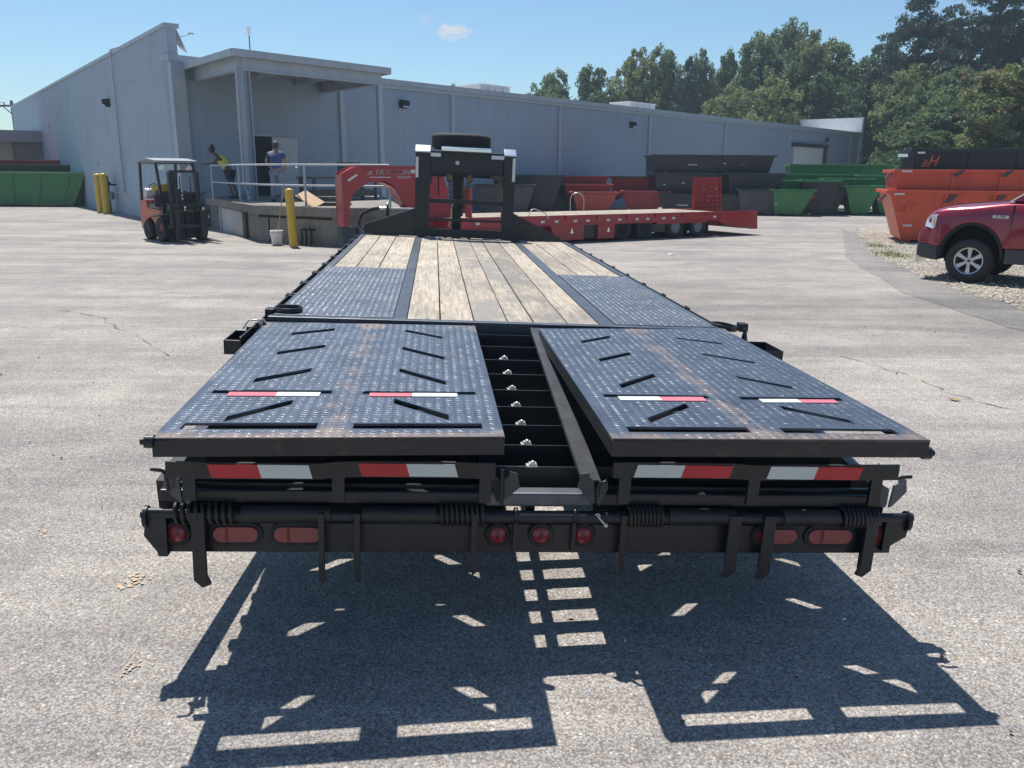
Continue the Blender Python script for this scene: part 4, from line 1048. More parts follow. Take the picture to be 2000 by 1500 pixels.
m = MB(); m.tube([(.150, -.06, -.235), (.175, -.07, -.262)], .004, 6); m.ball((.178, -.071, -.264), .008); m.tube([(.142, -.06, -.232), (.150, -.065, -.225), (.158, -.06, -.235)], .003, 6); m.build('retaining_pin', M_['zinc'], TR)
place_group(K0, 1.119, .30)
# ---- side trays, rings
for x0, x1, y0, y1, lb in ((-1.465, -1.29, 1.70, 1.97, 'left'), (1.36, 1.555, 1.80, 2.06, 'right')):
    m = MB(); t_ = .006; z0, z1 = -.125, -.050
    m.box(x0, x1, y0, y1, z0, z0 + t_); m.box(x0, x0 + t_, y0, y1, z0 + t_, z1); m.box(x1 - t_, x1, y0, y1, z0 + t_, z1)
    m.box(x0 + t_, x1 - t_, y0, y0 + t_, z0 + t_, z1); m.box(x0 + t_, x1 - t_, y1 - t_, y1, z0 + t_, z1); m.build('side_tray', BK, TR, bevel=.002)
m = MB(); m.tube([(-1.43, 1.98, -.045), (-1.40, 1.99, .0), (-1.32, 2.0, .005), (-1.31, 2.0, -.02)], .005, 6); m.cyl((-1.335, 1.985, -.06), (-1.335, 1.985, .012), .014, 10); m.build('latch_rod', M_['zinc'], TR)
m = MB(); m.cyl((1.43, 2.08, -.06), (1.43, 2.08, .02), .022, 12, .008); m.build('latch_knob', BK, TR)
for x, y, tz_ in ((-1.235, 2.285, .018), (1.372, 2.27, -.004)):
    m = MB(); m.lathe([(.070, -.016), (.080, -.016), (.080, .016), (.070, .016), (.070, -.016)], Matrix.Translation((x, y, tz_)) @ Matrix.Rotation(R(6 if x > 0 else 0), 4, 'Y'), 28); m.box(x - .11 * (1 if x < 0 else -1) - .02, x - .11 * (1 if x < 0 else -1) + .03, y - .03, y + .04, -.03, .02)
    m.build('tie_down_ring', BK, TR, bevel=.002)
for k in range(3):
    m = MB(); m.box(-1.345 - .02 * k, -1.285 - .02 * k, 2.10 - .12 * k, 2.104 - .12 * k, -.09, -.01); m.build('rail_gusset', BK, TR)

# ---- front bulkhead, uprights, neck
m = MB(); m.prism([(-1.272, 0.003), (-1.272, .115), (-1.20, .150), (-.648, .350), (-.648, .003)], 8.06, 8.11, 'y'); m.build('gusset_plate', BK, TR, bevel=.004)
m = MB(); m.prism([(1.240, .003), (1.215, .055), (.602, .335), (.602, .003)], 8.06, 8.11, 'y'); m.build('gusset_plate', BK, TR, bevel=.004)
m = MB(); m.box(-.465, .455, 8.06, 8.12, .003, .105); m.build('front_sill', BK, TR, bevel=.004)
for x0, x1 in ((-.648, -.466), (.456, .602)):
    m = MB(); m.box(x0, x1, 8.06, 8.22, .003, 1.03); pt = m.build('upright_post', BK, TR, bevel=.004)
    m = MB(); m.prism([(8.05, 1.031), (8.05, 1.045), (8.16, 1.118), (8.23, 1.118), (8.23, 1.031)], x0 - .003, x1 + .003, 'x'); m.build('bright_corner_cap', M_['chrome'], pt, bevel=.004)
for x0, x1, z0, z1 in ((-.644, -.610, .725, .972), (.562, .598, .725, 1.01)):
    m = MB(); m.box(x0, x1, 8.053, 8.0595, z0, z1); m.build('reflective_tape', M_['white_tape'], TR)
m = MB(); m.box(-.465, .455, 8.09, 8.13, .785, 1.055); m.box(-.465, .455, 8.05, 8.089, .785, .80); m.box(-.465, .455, 8.05, 8.089, 1.04, 1.055); hd = m.build('header_beam', BK, TR, bevel=.004)
for x0, x1 in ((-.462, -.335), (.292, .452)):
    m = MB(); m.box(x0, x1, 8.042, 8.0485, .985, 1.030); m.build('reflective_tape', M_['white_tape'], hd)
m = MB(); m.box(-.15, -.105, 8.082, 8.0885, .90, .945); m.build('warning_sticker', M_['sticker'], hd)
m = MB(); m.prism([(8.00, 1.060), (8.00, 1.098), (8.06, 1.112), (8.12, 1.112), (8.12, 1.060)], -.33, .285, 'x'); m.build('bright_work_bar', M_['chrome'], hd, bevel=.006)
m = MB(); m.box(-.465, .455, 8.10, 8.15, .42, .475); m.build('cross_bar', BK, TR)
m = MB(); m.box(-.465, .455, 8.10, 8.13, .205, .235); m.build('cross_bar', BK, TR)
m = MB(); m.box(-.47, -.44, 8.05, 8.13, .66, .785); m.box(.43, .46, 8.05, 8.13, .66, .785); m.build('corner_knee', BK, TR)
for x in (-.556, .53):
    m = MB(); m.prism([(8.22, .6), (8.22, 1.0), (11.3, 1.0), (11.3, .72), (9.2, .72), (8.7, .5), (8.3, -.2), (8.22, -.2)], x - .05, x + .05, 'x'); m.build('neck_rail', BK, TR)
m = MB(); m.box(-.5, .48, 11.1, 11.3, .72, 1.0); m.cyl((0, 11.2, .8), (0, 11.2, .1), .07, 12); m.build('neck_coupler', BK, TR)
# landing jack seen between the posts
m = MB(); m.box(-.165, -.045, 8.62, 8.74, -.55, 1.0); m.box(-.2, -.01, 8.55, 8.8, .35, .42); m.cyl((-.1, 8.68, -.86), (-.1, 8.68, -.5), .045, 10); m.cyl((-.1, 8.68, -.893), (-.1, 8.68, -.86), .12, 14); m.build('landing_jack', BK, TR, bevel=.004)
# spare tyre lying on the neck
prof = [(.20, -.09), (.30, -.105), (.355, -.10), (.385, -.07), (.385, .07), (.355, .10), (.30, .105), (.20, .09), (.20, -.09)]
Ms = Matrix.Translation((-.065, 8.80, 1.190))
m = MB(); m.lathe(prof, Ms, 48); sp_ = m.build('spare_tyre', M_['rubber'], TR)
m = MB()
for k in range(60):
    a = 2 * math.pi * k / 60
    for zz in (-.045, 0, .045): m.box(-.012, .012, .384, .389, -.018, .018, M=Ms @ Matrix.Rotation(a + (zz * .8), 4, 'Z') @ Matrix.Translation((0, 0, zz)))
o = m.build('tyre_tread', M_['rubber'], sp_); o['kind'] = 'stuff'
m = MB(); m.lathe([(.001, -.02), (.12, -.02), (.15, -.04), (.198, -.08), (.198, .08), (.185, .08), (.14, -.01), (.001, .0)], Ms, 32); m.build('rim', M_['trim'], sp_)
# safety chains
def chain(pts, name='safety_chain'):
    m = MB(); P = [Vector(p) for p in pts]; k = 0
    for a, b in zip(P[:-1], P[1:]):
        L = (b - a).length; n = max(1, int(L / .030)); d = (b - a).normalized()
        for i in range(n):
            c = a.lerp(b, (i + .5) / n); s = Vector((1, 0, 0)) if k % 2 else Vector((0, 1, 0)); k += 1
            s = (s - d * s.dot(d)).normalized(); loop = []
            for j in range(9):
                an = 2 * math.pi * j / 8; loop.append(c + d * math.cos(an) * .024 + s * math.sin(an) * .014)
            m.tube(loop, .0055, 5, cap=False)
    o = m.build(name, M_['galv'], TR); return o
chain([(-.235, 8.30, .80), (-.21, 8.30, .62), (-.20, 8.31, .45), (-.17, 8.31, .35)]); chain([(-.20, 8.32, .80), (-.17, 8.32, .6), (-.155, 8.32, .42)])
chain([(.03, 8.30, .80), (-.0, 8.30, .64), (-.04, 8.31, .46), (-.02, 8.31, .36)]); chain([(.06, 8.32, .80), (.03, 8.32, .62), (.01, 8.32, .40)])
for x in (-.215, .04): m = MB(); m.ball((x, 8.31, .735), .042, 10, 7, (1, .7, 1.3)); m.build('chain_bundle', M_['galv'], TR)
m = MB(); m.tube([(-.36, 8.2, .95), (-.358, 8.22, .7), (-.35, 8.22, .5)], .008, 6); m.build('hanging_cable', BK, TR)
m = MB(); m.tube([(-.175, 8.25, .40), (-.19, 8.24, .38), (-.18, 8.24, .30), (-.20, 8.24, .2), (-.22, 8.24, .12)], .007, 6); m.ball((-.175, 8.25, .40), .018, 8, 6); m.build('pale_cable_end', M_['zinc'], TR)
# hydraulic hose looping over the front left corner
m = MB(); m.tube([(-1.30, 8.15, .0), (-1.345, 8.2, .05), (-1.36, 8.25, .14), (-1.32, 8.3, .24), (-1.20, 8.3, .30), (-1.10, 8.3, .32)], .022, 8); m.build('rubber_hose', M_['rubber'], TR)
m = MB(); m.cyl((-1.12, 8.3, .315), (-.98, 8.3, .325), .016, 8); m.cyl((-.95, 8.3, .325), (-.55, 8.3, .33), .009, 8); m.ball((-1.0, 8.3, .37), .022, 8, 6); m.build('hose_fitting', M_['chrome'], TR)
m = MB(); m.cyl((-1.0, 8.3, .18), (-1.0, 8.3, .35), .022, 8); m.build('hose_bracket', BK, TR)
m = MB(); m.box(-1.29, -1.16, 8.03, 8.05, .0, .018); m.build('corner_clip', M_['strip'], TR)
# axles and dual wheels under the deck
def tyre_wheel(cx, cy, cz, rad, wid, parent, name='wheel', rim=True, sgn=1, rimmat=None):
    M = Matrix.Translation((cx, cy, cz)) @ Matrix.Rotation(R(90), 4, 'Y')
    m = MB(); h = wid / 2
    m.lathe([(rad * .55, -h * .8), (rad * .85, -h), (rad * .97, -h * .85), (rad, -h * .6), (rad, h * .6), (rad * .97, h * .85), (rad * .85, h), (rad * .55, h * .8)], M, 28)
    o = m.build(name, M_['rubber'], parent)
    if rim:
        m = MB(); m.lathe([(.001, h * .35 * sgn), (rad * .2, h * .45 * sgn), (rad * .3, h * .1 * sgn), (rad * .48, h * .2 * sgn), (rad * .55, h * .78 * sgn), (rad * .57, h * .8 * sgn), (rad * .55, -h * .7 * sgn)], M, 24); m.build('rim', rimmat or M_['trimd'], o)
    return o
for cy in (4.1, 5.0):
    for cx in (-1.05, -.80, .80, 1.05): tyre_wheel(cx, cy, -.895 + .37 - .04 * cx, .37, .20, TR)
    m = MB(); m.cyl((-.9, cy, -.53), (.9, cy, -.53), .06, 10); m.build('axle', BK, TR)
#--P4--
# ================================================================ RED FLATBED TRAILER
def fr2(x, y, ax, ay, z=0.0):
    d = Vector((ax, ay, 0)).normalized()
    return Matrix(((d.x, -d.y, 0, x), (d.y, d.x, 0, y), (0, 0, 1, z), (0, 0, 0, 1)))
RT = empty('flatbed_trailer', label='red gooseneck flatbed trailer with tandem wheels parked across behind the black trailer', cat='trailer', group='gooseneck flatbed trailers', mat=fr2(2.97, 22.26, .85, .53))
RD = M_['red']
for k in range(8):
    m = MB(); m.box(-5.15, 3.45, .06 + k * .235, .06 + k * .235 + .229, .665, .700 + r.uniform(-.003, .002)); m.build('plank', M_['wood'], RT)
for y0, y1 in ((-.005, .055), (1.945, 2.005)):
    m = MB(); m.box(-5.2, 3.6, y0, y1, .655, .706); m.box(-5.2, 3.6, y0 + (.0 if y0 < 1 else .05), y0 + (.012 if y0 < 1 else .06), .45, .655); m.box(-5.2, 3.6, y0 - (.02 if y0 < 1 else 0), y1, .45, .468); m.build('side_rail', RD, RT)
m = MB(); m.box(-5.26, -5.2, 0, 2.0, .45, .706); m.build('front_rail', RD, RT)
for yy in (.5, 1.5): m = MB(); m.box(-5.1, 4.6, yy - .05, yy + .05, .30, .60); m.build('main_beam', RD, RT)
y = -4.9
while y < 3.4: m = MB(); m.box(y, y + .05, .06, 1.94, .55, .655); m.build('crossmember', RD, RT); y += .5
for t in (-2.63, -2.21, -1.62, -1.22, -.55, -.17, .43, .81, 1.38, 1.74, 3.32, 3.62, -3.6, -4.5):
    m = MB(); m.box(t - .055, t + .055, -.012, -.0065, .530, .585); m.build('reflector_sticker', M_['white_tape'], RT)
for t in (-1.9, -.9, .1, 1.1, 2.1, 3.0):
    m = MB(); m.box(t - .04, t + .04, -.045, -.006, .60, .69); m.build('stake_pocket', RD, RT)
for a, b, lb in ((-2.22, -1.32, 0), (-.86, -.30, 0)):
    m = MB(); m.prism([(a, .07), (b, .07), (b, .449), (a - .15 if a < -2 else a, .449)], .02, .55, 'y'); tbx = m.build('toolbox', RD, RT, bevel=.008)
    m = MB(); m.box((a + b) / 2 + .03, (a + b) / 2 + .07, -.0, .019, .27, .36); m.box((a + b) / 2, (a + b) / 2 + .10, -.0, .019, .25, .275); m.build('handle', M_['chrome'], tbx)
m = MB(); m.box(-1.31, -.87, .10, .5, .10, .449); m.build('toolbox_gap_fill', M_['blackbin'], RT)  # black fill standing in for the dark gap between the toolboxes
# dovetail and raised ramp
m = MB(); m.prism([(3.46, .45), (3.605, .706), (5.06, .700), (5.12, .17), (4.85, .17), (3.75, .33)], -.02, .03, 'y'); m.build('dovetail_side', RD, RT, bevel=.004)
m = MB(); m.prism([(3.46, .45), (3.605, .706), (5.06, .700), (5.12, .17), (4.85, .17), (3.75, .33)], 1.97, 2.02, 'y'); m.build('dovetail_side', RD, RT)
m = MB(); m.beam((3.5, 1.0, .66), (5.05, 1.0, .32), 1.9, .03); m.build('dovetail_deck', RD, RT)
m = MB(); m.box(5.06, 5.12, .05, 1.95, .16, .34); m.build('tail_bumper', RD, RT)
m = MB(); m.beam((4.75, -.022, .60), (5.08, -.022, .32), .006, .05); m.beam((4.95, -.024, .64), (5.06, -.024, .30), .006, .03); m.build('ramp_hinge_strap', M_['redbin2'], RT)
for yb, s0 in ((1.05, 1),):
    rp_ = empty('raised_ramp'); rp_.parent = RT
    for t in (3.50, 4.60):
        m = MB(); m.beam((t, yb, .62), (t + (.04 if t < 4 else -.04), yb + .08, 1.66), .05, .10); m.build('ramp_side', RD, rp_)
    for k in range(8):
        z = .70 + k * .128
        m = MB(); m.box(3.54, 4.56, yb + (z - .62) * .07 - .03, yb + (z - .62) * .07 + .05, z, z + .048); m.build('ramp_slat', RD, rp_)
    m = MB(); m.box(3.6, 4.5, yb + .04, yb + .055, .66, 1.62); m.build('ramp_back_sheet', M_['redbin'], rp_)
    for t, z in ((3.85, 1.30), (4.1, 1.12), (4.35, 1.30), (4.05, .98)):
        m = MB(); m.box(t - .03, t + .03, yb - .03, yb - .02, z, z + .016); m.build('reflective_tape', M_['white_tape'], rp_)
# gooseneck
nk = [(-7.56, .56), (-7.56, 1.70), (-7.20, 1.88), (-5.67, 1.88), (-5.0, 1.66), (-4.75, .50), (-5.3, .50), (-5.86, .78), (-6.05, 1.05), (-6.28, 1.42), (-6.55, 1.54), (-6.94, 1.50), (-7.22, 1.34), (-7.38, 1.12), (-7.44, .56)]
for y0, y1 in ((.74, .78), (1.14, 1.18)):
    m = MB(); m.prism(nk, y0, y1, 'y'); m.build('neck_side_plate', RD, RT)
m = MB(); m.prism([(-7.5, 1.66), (-7.5, 1.69), (-7.19, 1.86), (-5.68, 1.86), (-5.02, 1.64), (-5.02, 1.60), (-5.69, 1.82), (-7.18, 1.82)], .70, 1.22, 'y'); m.build('neck_top_plate', RD, RT)
m = MB(); m.prism([(-7.56, .56), (-7.56, 1.68), (-7.53, 1.68), (-7.53, .56)], .72, 1.20, 'y'); m.box(-7.56, -7.44, .74, 1.18, .52, .56); m.build('neck_front_plate', RD, RT)
m = MB(); m.prism([(-5.86, .75), (-6.05, 1.03), (-6.28, 1.40), (-6.55, 1.52), (-6.55, 1.50), (-6.27, 1.38), (-6.03, 1.01), (-5.83, .73)], .78, 1.14, 'y'); m.build('neck_inner_plate', RD, RT)
m = MB(); m.box(-5.25, -4.75, .55, 1.4, .50, .70); m.build('neck_foot', RD, RT)
m = MB(); m.box(-7.58, -7.26, .80, 1.12, .12, .515); m.cyl((-7.4, .96, .0), (-7.4, .96, .12), .10, 12); m.build('coupler', M_['towing'], RT, bevel=.02)
m = MB(); m.tube([(-7.15, .9, .5), (-7.05, .9, .3), (-7.12, .9, .05)], .05, 8); m.box(-7.2, -7.0, .85, .95, .0, .5); m.build('coupler_stand', M_['towing'], RT)
for t0, z0 in ((-7.32, 1.60),):
    m = MB(); m.beam((-7.42, .732, 1.55), (-7.20, .732, 1.68), .006, .05); m.build('reflective_tape', M_['white_tape'], RT)
m = MB(); m.box(-5.86, -5.76, .734, .739, 1.72, 1.80); m.build('sticker', M_['white_tape'], RT)
for t, yy in ((-4.55, .35), (-4.55, 1.6)):
    m = MB(); m.cyl((t, yy, .25), (t, yy, 1.35), .085, 12); m.cyl((t, yy, .0), (t, yy, .25), .05, 10); m.cyl((t, yy, 1.35), (t, yy, 1.38), .095, 12); m.build('landing_jack', RD, RT)
def txt_on(body, s, mat, x, y, z, parent, shear=.3, bold=0.0, sx=1.0, ext=.003):
    me = text_mesh(body, s, mat, ext, shear, bold)
    return inst('lettering', me, parent, Matrix.Translation((x, y, z)) @ Matrix.Rotation(R(90), 4, 'X') @ Matrix.Scale(sx, 4, (1, 0, 0)))
txt_on('HORIZON', .165, M_['logow'], -6.33, .734, 1.735, RT, .3, 0, 1.12)
txt_on('HORIZON', .150, M_['logod'], -6.33, .730, 1.735, RT, .3, .001, 1.16)
txt_on('TRAILERS', .082, M_['logow'], -6.06, .734, 1.625, RT, .3, 0, 1.1)
m = MB(); m.box(-6.90, -6.38, .732, .738, 1.615, 1.635); m.build('logo_stripe', M_['logow'], RT)
for k in range(3):
    m = MB(); m.box(-6.96 + .03 * k, -6.84, .732, .738, 1.68 + .035 * k, 1.695 + .035 * k); m.build('logo_stripe', M_['logow'], RT)
# wheels
def wheel_x(cx, cy, cz, rad, wid, parent, rm):
    M = Matrix.Translation((cx, cy, cz)) @ Matrix.Rotation(R(90), 4, 'X')
    m = MB(); h = wid / 2
    m.lathe([(rad * .55, -h * .8), (rad * .85, -h), (rad * .97, -h * .85), (rad, -h * .6), (rad, h * .6), (rad * .97, h * .85), (rad * .85, h), (rad * .55, h * .8), (rad * .55, -h * .8)], M, 28)
    o = m.build('wheel', M_['rubber'], parent)
    m = MB(); m.lathe([(.001, h * .6), (rad * .16, h * .6), (rad * .2, h * .1), (rad * .46, h * .2), (rad * .55, h * .78)], M, 24)
    for k in range(8):
        a = k * math.pi / 4; m.ball(M @ Vector((rad * .3 * math.cos(a), rad * .3 * math.sin(a), h * .2)), rad * .045, 6, 4)
    m.build('rim', rm, o)
for t in (0.0, .79, 1.92, 2.78):
    for yy in (.16, .42, 1.6, 1.84): wheel_x(t, yy, .302, .30, .2, RT, M_['trimd'] if (t > 1 and yy < .3) else M_['rubber'])
    m = MB(); m.cyl((t, .2, .302), (t, 1.8, .302), .05, 8); m.build('axle', M_['blackbin'], RT)
m = MB(); m.box(3.12, 3.16, .05, .55, .10, .46); m.build('mud_flap', M_['rubber'], RT)
m = MB(); m.ball((2.35, .04, .16), .05, 8, 6); m.build('hub_cap', M_['chrome'], RT)
m = MB(); m.box(1.2, 3.1, .05, .5, .40, .45); m.build('fender', RD, RT)
m = MB(); m.box(1.0, 1.55, .1, .5, .18, .40); m.build('spring_hanger', M_['blackbin'], RT)
m = MB(); m.tube([(-3.05, .02, .70), (-2.95, .02, .86), (-2.85, .02, .88), (-2.55, .0, .76), (-2.45, -.02, .62)], .012, 6); m.build('bent_rod', M_['zinc'], RT)

# ================================================================ DUMPSTER BINS
BIN_GROUP = 'stacked roll-off dumpster bins'
def logoH(parent, x, y, z, s, mat, mat2=None):
    lg = MB()
    for (x0, x1) in ((.42, .58), (.86, 1.02)): lg.prism([(x + x0 * s, z), (x + (x0 + .13) * s, z), (x + (x0 + .38) * s, z + s * .8), (x + (x0 + .25) * s, z + s * .8)], y - .012, y - .004, 'y')
    lg.prism([(x + .60 * s, z + .34 * s), (x + 1.05 * s, z + .34 * s), (x + 1.09 * s, z + .46 * s), (x + .64 * s, z + .46 * s)], y - .0125, y - .0035, 'y')
    for k in range(3): lg.prism([(x + (-.05 + .10 * k) * s, z + k * .17 * s), (x + .40 * s, z + k * .17 * s), (x + .44 * s, z + (k * .17 + .1) * s), (x + (0.0 + .10 * k) * s, z + (k * .17 + .1) * s)], y - .011, y - .0045, 'y')
    lg.build('logo', mat, parent)
def dumpster(label, x0, x1, Y, dep, z0, z1, tl, tr_, mat, rim=None, ribs=0, rz=0.0, skid=True, ty=.12, stickers=(), tags=()):
    L = x1 - x0; h = z1 - z0; rim = rim or mat
    if rz == 0 and x0 > 3: rz = R(-11)
    if x0 > 9 and Y < 25: rz = R(-17)
    o = empty('dumpster', (x0, Y, z0), rz, label, 'dumpster', BIN_GROUP)
    zb = .08 if skid else .0; th = .03
    T = [(0, 0), (L, 0), (L, dep), (0, dep)]; B = [(tl, ty), (L - tr_, ty), (L - tr_, dep - ty), (tl, dep - ty)]
    T2 = [(th, th), (L - th, th), (L - th, dep - th), (th, dep - th)]; B2 = [(tl + th, ty + th), (L - tr_ - th, ty + th), (L - tr_ - th, dep - ty - th), (tl + th, dep - ty - th)]
    zk = h * (.30 if h > .9 else .0)   # upper straight band
    vs = [(x, y, h - .05) for x, y in T] + [(x, y, zb) for x, y in B] + [(x, y, h - .05) for x, y in T2] + [(x, y, zb + th) for x, y in B2]
    fs = [(4, 7, 6, 5), (12, 13, 14, 15)]
    for i in range(4):
        j = (i + 1) % 4; fs += [(i, i + 4, j + 4, j), (i + 8, j + 8, j + 12, i + 12), (i, j, j + 8, i + 8)]
    m = MB(); m.add(vs, fs); m.build('body', mat, o)
    m = MB(); e = .085; rh = .085
    m.box(-e, L + e, -e, .03, h - rh, h); m.box(-e, L + e, dep - .03, dep + e, h - rh, h); m.box(-e, .03, .03, dep - .03, h - rh, h); m.box(L - .03, L + e, .03, dep - .03, h - rh, h)
    m.build('top_rail', rim, o, bevel=.01)
    if ribs:
        for k in range(ribs):
            t = (k + .5) / ribs; xt = L * t; xb = tl + (L - tl - tr_) * t
            m = MB(); m.beam((xb, ty - .015, zb), (xt, -.015, h - .06), .07, .03, upv=(0, -1, 0)); m.build('side_rib', mat, o)
    if skid:
        for xx in (tl + .1, L - tr_ - .25):
            m = MB(); m.box(xx, xx + .15, ty + .08, dep - ty - .08, 0, zb); m.build('skid', rim, o)
    for (sx, sz, w) in stickers:
        f = sz / h
        m = MB(); yy = ty * (1 - f) - .012
        m.box(sx, sx + w, yy - .006, yy, sz, sz + .045); m.build('sticker', M_['white_tape'], o)
    return o
G, GL, BB, RB, RB2, OR = M_['green'], M_['greenl'], M_['blackbin'], M_['redbin'], M_['redbin2'], M_['orange']
# left of the picture
dumpster('green dumpster at the left edge, in front of its stack beside the bollards', -27.5, -20.6, 40.4, 2.2, 0, 1.62, .5, .75, G, M_['greenl'], 5, R(2))
dumpster('green dumpster half hidden behind the front green one at the left edge', -32.5, -25.0, 43.2, 2.2, 0, 1.60, .5, .7, G, M_['greenl'], 3)
dumpster('black dumpster stacked behind the green one at the left edge, under the red one', -30.5, -21.9, 43.9, 2.2, .55, 1.98, .4, .6, BB, BB, 4)
dumpster('red dumpster on top of the stack at the left edge', -32.0, -23.6, 46.4, 2.2, 1.3, 2.24, .4, .4, RB, RB, 4)
# centre, red and black behind the red trailer
dumpster('black dumpster right of the black trailer uprights, left end of the row', -.9, 2.28, 38.2, 2.2, .0, 1.66, .2, .55, BB, BB, 0)
dumpster('small dusty black dumpster seen between the black trailer uprights', -1.6, .9, 35.5, 1.6, .0, 1.25, .2, .35, M_['dirty'], BB, 0)
dumpster('red dumpster at the back of the left red stack', 2.30, 4.62, 41.0, 2.2, .55, 1.62, .1, .35, RB, RB, 0, stickers=((.2, .2, .12),))
dumpster('red dumpster in the middle of the left red stack', 2.42, 4.60, 39.4, 1.4, .25, 1.25, .1, .35, RB, RB, 0)
dumpster('faded orange-red dumpster at the front of the left red stack, behind a hoop handle', 2.65, 4.68, 37.6, 1.6, .0, .93, .25, .42, RB2, RB, 0)
dumpster('red dumpster at the back of the right red stack with dark rim', 4.72, 7.15, 40.9, 2.2, .5, 1.62, .1, .30, RB, BB, 2)
dumpster('red dumpster at the front of the right red stack', 4.95, 7.00, 38.6, 2.0, .0, .97, .3, .42, RB, RB, 0, stickers=((.3, .12, .12),))
hp = empty('hoop_handle', (2.95, 37.2, 0), 0, 'thin pale hoop standing in front of the faded red bin', 'hoop')
m = MB(); m.tube([(-.42, 0, 0), (-.42, 0, .65), (-.36, 0, .80), (-.2, 0, .90), (0, 0, .88), (.14, 0, .75), (.18, 0, .6), (.18, 0, 0)], .022, 6); m.build('hoop', M_['zinc'], hp)
# big black stack
b1 = dumpster('long black dumpster on top of the big black stack, with small red emblem', 6.45, 12.0, 39.0, 2.3, 1.35, 2.60, .05, .30, BB, BB, 0, rz=R(.6), stickers=((1.6, .78, .4), (.5, .4, .1), (3.2, .85, .12)))
logoH(b1, 3.9, -.0, .75, .24, M_['logod'])
b2 = dumpster('long black dumpster in the middle of the big black stack', 6.50, 12.15, 38.5, 2.3, .62, 1.78, .05, .35, BB, BB, 0, rz=R(.5), stickers=((.35, .62, .12), (1.2, .70, .14), (.6, .30, .12)))
logoH(b2, 4.0, -.0, .70, .2, M_['logod'])
dumpster('black dumpster at the bottom of the big black stack', 6.6, 11.2, 38.0, 2.3, 0, .86, .2, .5, BB, BB, 0, stickers=((.8, .35, .5),))
dumpster('dusty black dumpster right of the raised red ramp, front of the black row', 9.85, 11.75, 36.8, 1.4, 0, 1.12, .15, .45, M_['dirty'], BB, 0)
dumpster('black dumpster behind the dusty one, right end of the black row', 9.7, 12.1, 38.1, 1.2, .35, 1.80, .1, .35, BB, BB, 0)
# green row
dumpster('long bright green dumpster highest at the back of the green row', 14.4, 19.4, 44.0, 2.3, 1.05, 2.28, .1, .3, G, GL, 0)
dumpster('long green dumpster below the highest one', 13.0, 17.4, 41.2, 2.2, .55, 1.78, .1, .3, G, GL, 0)
dumpster('green dumpster with steep right side, left front of the green row', 11.25, 12.95, 36.4, 1.6, 0, 1.12, .1, .45, GL, G, 0, stickers=((.1, .5, .1),))
dumpster('dark green dumpster behind the left front green one', 10.95, 13.3, 38.2, 1.4, .2, 1.50, .1, .35, G, GL, 0)
b4 = dumpster('black dumpster with orange emblem between two green ones', 12.70, 14.25, 37.0, 1.6, 0, 1.52, .1, .30, BB, G, 0)
logoH(b4, .3, .03, .72, .22, M_['logo'])
dumpster('dusty dark dumpster nested right of the emblem bin', 13.5, 15.0, 37.9, 1.6, 0, 1.35, .1, .42, M_['dirty'], BB, 0)
dumpster('light green dumpster with steep sides in the middle of the green row', 14.75, 16.25, 37.4, 1.6, 0, 1.30, .35, .45, GL, G, 0)
dumpster('green dumpster behind the middle light green one', 14.5, 16.6, 39.2, 1.4, .3, 1.60, .1, .35, G, GL, 0)
dumpster('green dumpster at the right end of the green row, beside the orange stack', 16.3, 17.7, 38.0, 1.6, 0, 1.30, .35, .3, GL, G, 0)
dumpster('green dumpster behind the right end one, beside the orange stack', 16.2, 18.9, 39.6, 1.6, .35, 1.75, .1, .3, G, GL, 0)
# orange stack on the right
o1 = dumpster('orange-red dumpster at the bottom of the right stack, standing on gravel', 9.93, 16.2, 22.2, 2.3, 0, 1.37, .42, .4, OR, OR, 0, rz=R(-1.5), stickers=((.42, .44, .22), (1.2, .42, .22)), ty=.14)
o2 = dumpster('orange-red dumpster in the middle of the right stack', 10.14, 16.2, 22.38, 2.3, .75, 1.90, .10, .2, OR, OR, 0, rz=R(-1.2), skid=False, ty=.06, stickers=())
o3 = dumpster('black dumpster with orange emblem on top of the right stack', 10.55, 16.4, 22.45, 2.3, 1.36, 2.42, .10, .2, M_['blackbin'], M_['blackbin'], 0, rz=R(0), skid=False, ty=.05, stickers=())
for o, zz, n in ((o1, .05, 4), (o2, .55, 4), (o3, .55, 5)):
    for k in range(n):
        xx = 1.35 + k * 1.12
        m = MB(); m.beam((xx, .02 if o is not o1 else .10, zz), (xx, -.025, 1.3 if o is o1 else (1.09 if o is o2 else 1.0)), .09, .05, upv=(0, -1, 0)); m.build('side_rib', OR if o is not o3 else BB, o)
        if o is not o3:
            m = MB(); m.prism([(xx - .06, 1.06 if o is o1 else .98), (xx + .14, 1.28 if o is o1 else 1.14), (xx + .26, 1.28 if o is o1 else 1.14), (xx + .08, 1.06 if o is o1 else .98)], -.098, -.089, 'y'); m.build('rib_cap', M_['cladding'], o)
logoH(o3, .22, -.0, .62, .34, M_['logo']); logoH(o2, .25, .005, .70, .36, M_['orange']); logoH(o1, .25, .02, .80, .36, M_['orange'])
for o, zz in ((o1, 1.22), (o2, 1.05)):
    for k in range(3): m = MB(); m.cyl((-.10 - .05 * k, .2, zz - .06 * k), (-.10 - .05 * k, .3, zz - .06 * k), .05, 10); m.build('end_roller', M_['logod'], o)
    m = MB(); m.box(.1, .35, -.094, -.088, zz + .03, zz + .075); m.build('sticker', M_['white_tape'], o)
m = MB(); m.box(-.36, -.12, .1, .35, .86, .94); m.build('end_bracket', M_['chrome'], o3)
m = MB(); m.box(.08, .26, -.094, -.088, .94, .99); m.build('sticker', M_['white_tape'], o3)

# ================================================================ FORKLIFT
FK = empty('forklift', (-8.66, 21.45, 0), R(-136), 'orange and black forklift with white-topped overhead guard parked by the dock', 'forklift')
FO, FB = M_['fork'], M_['forkblack']
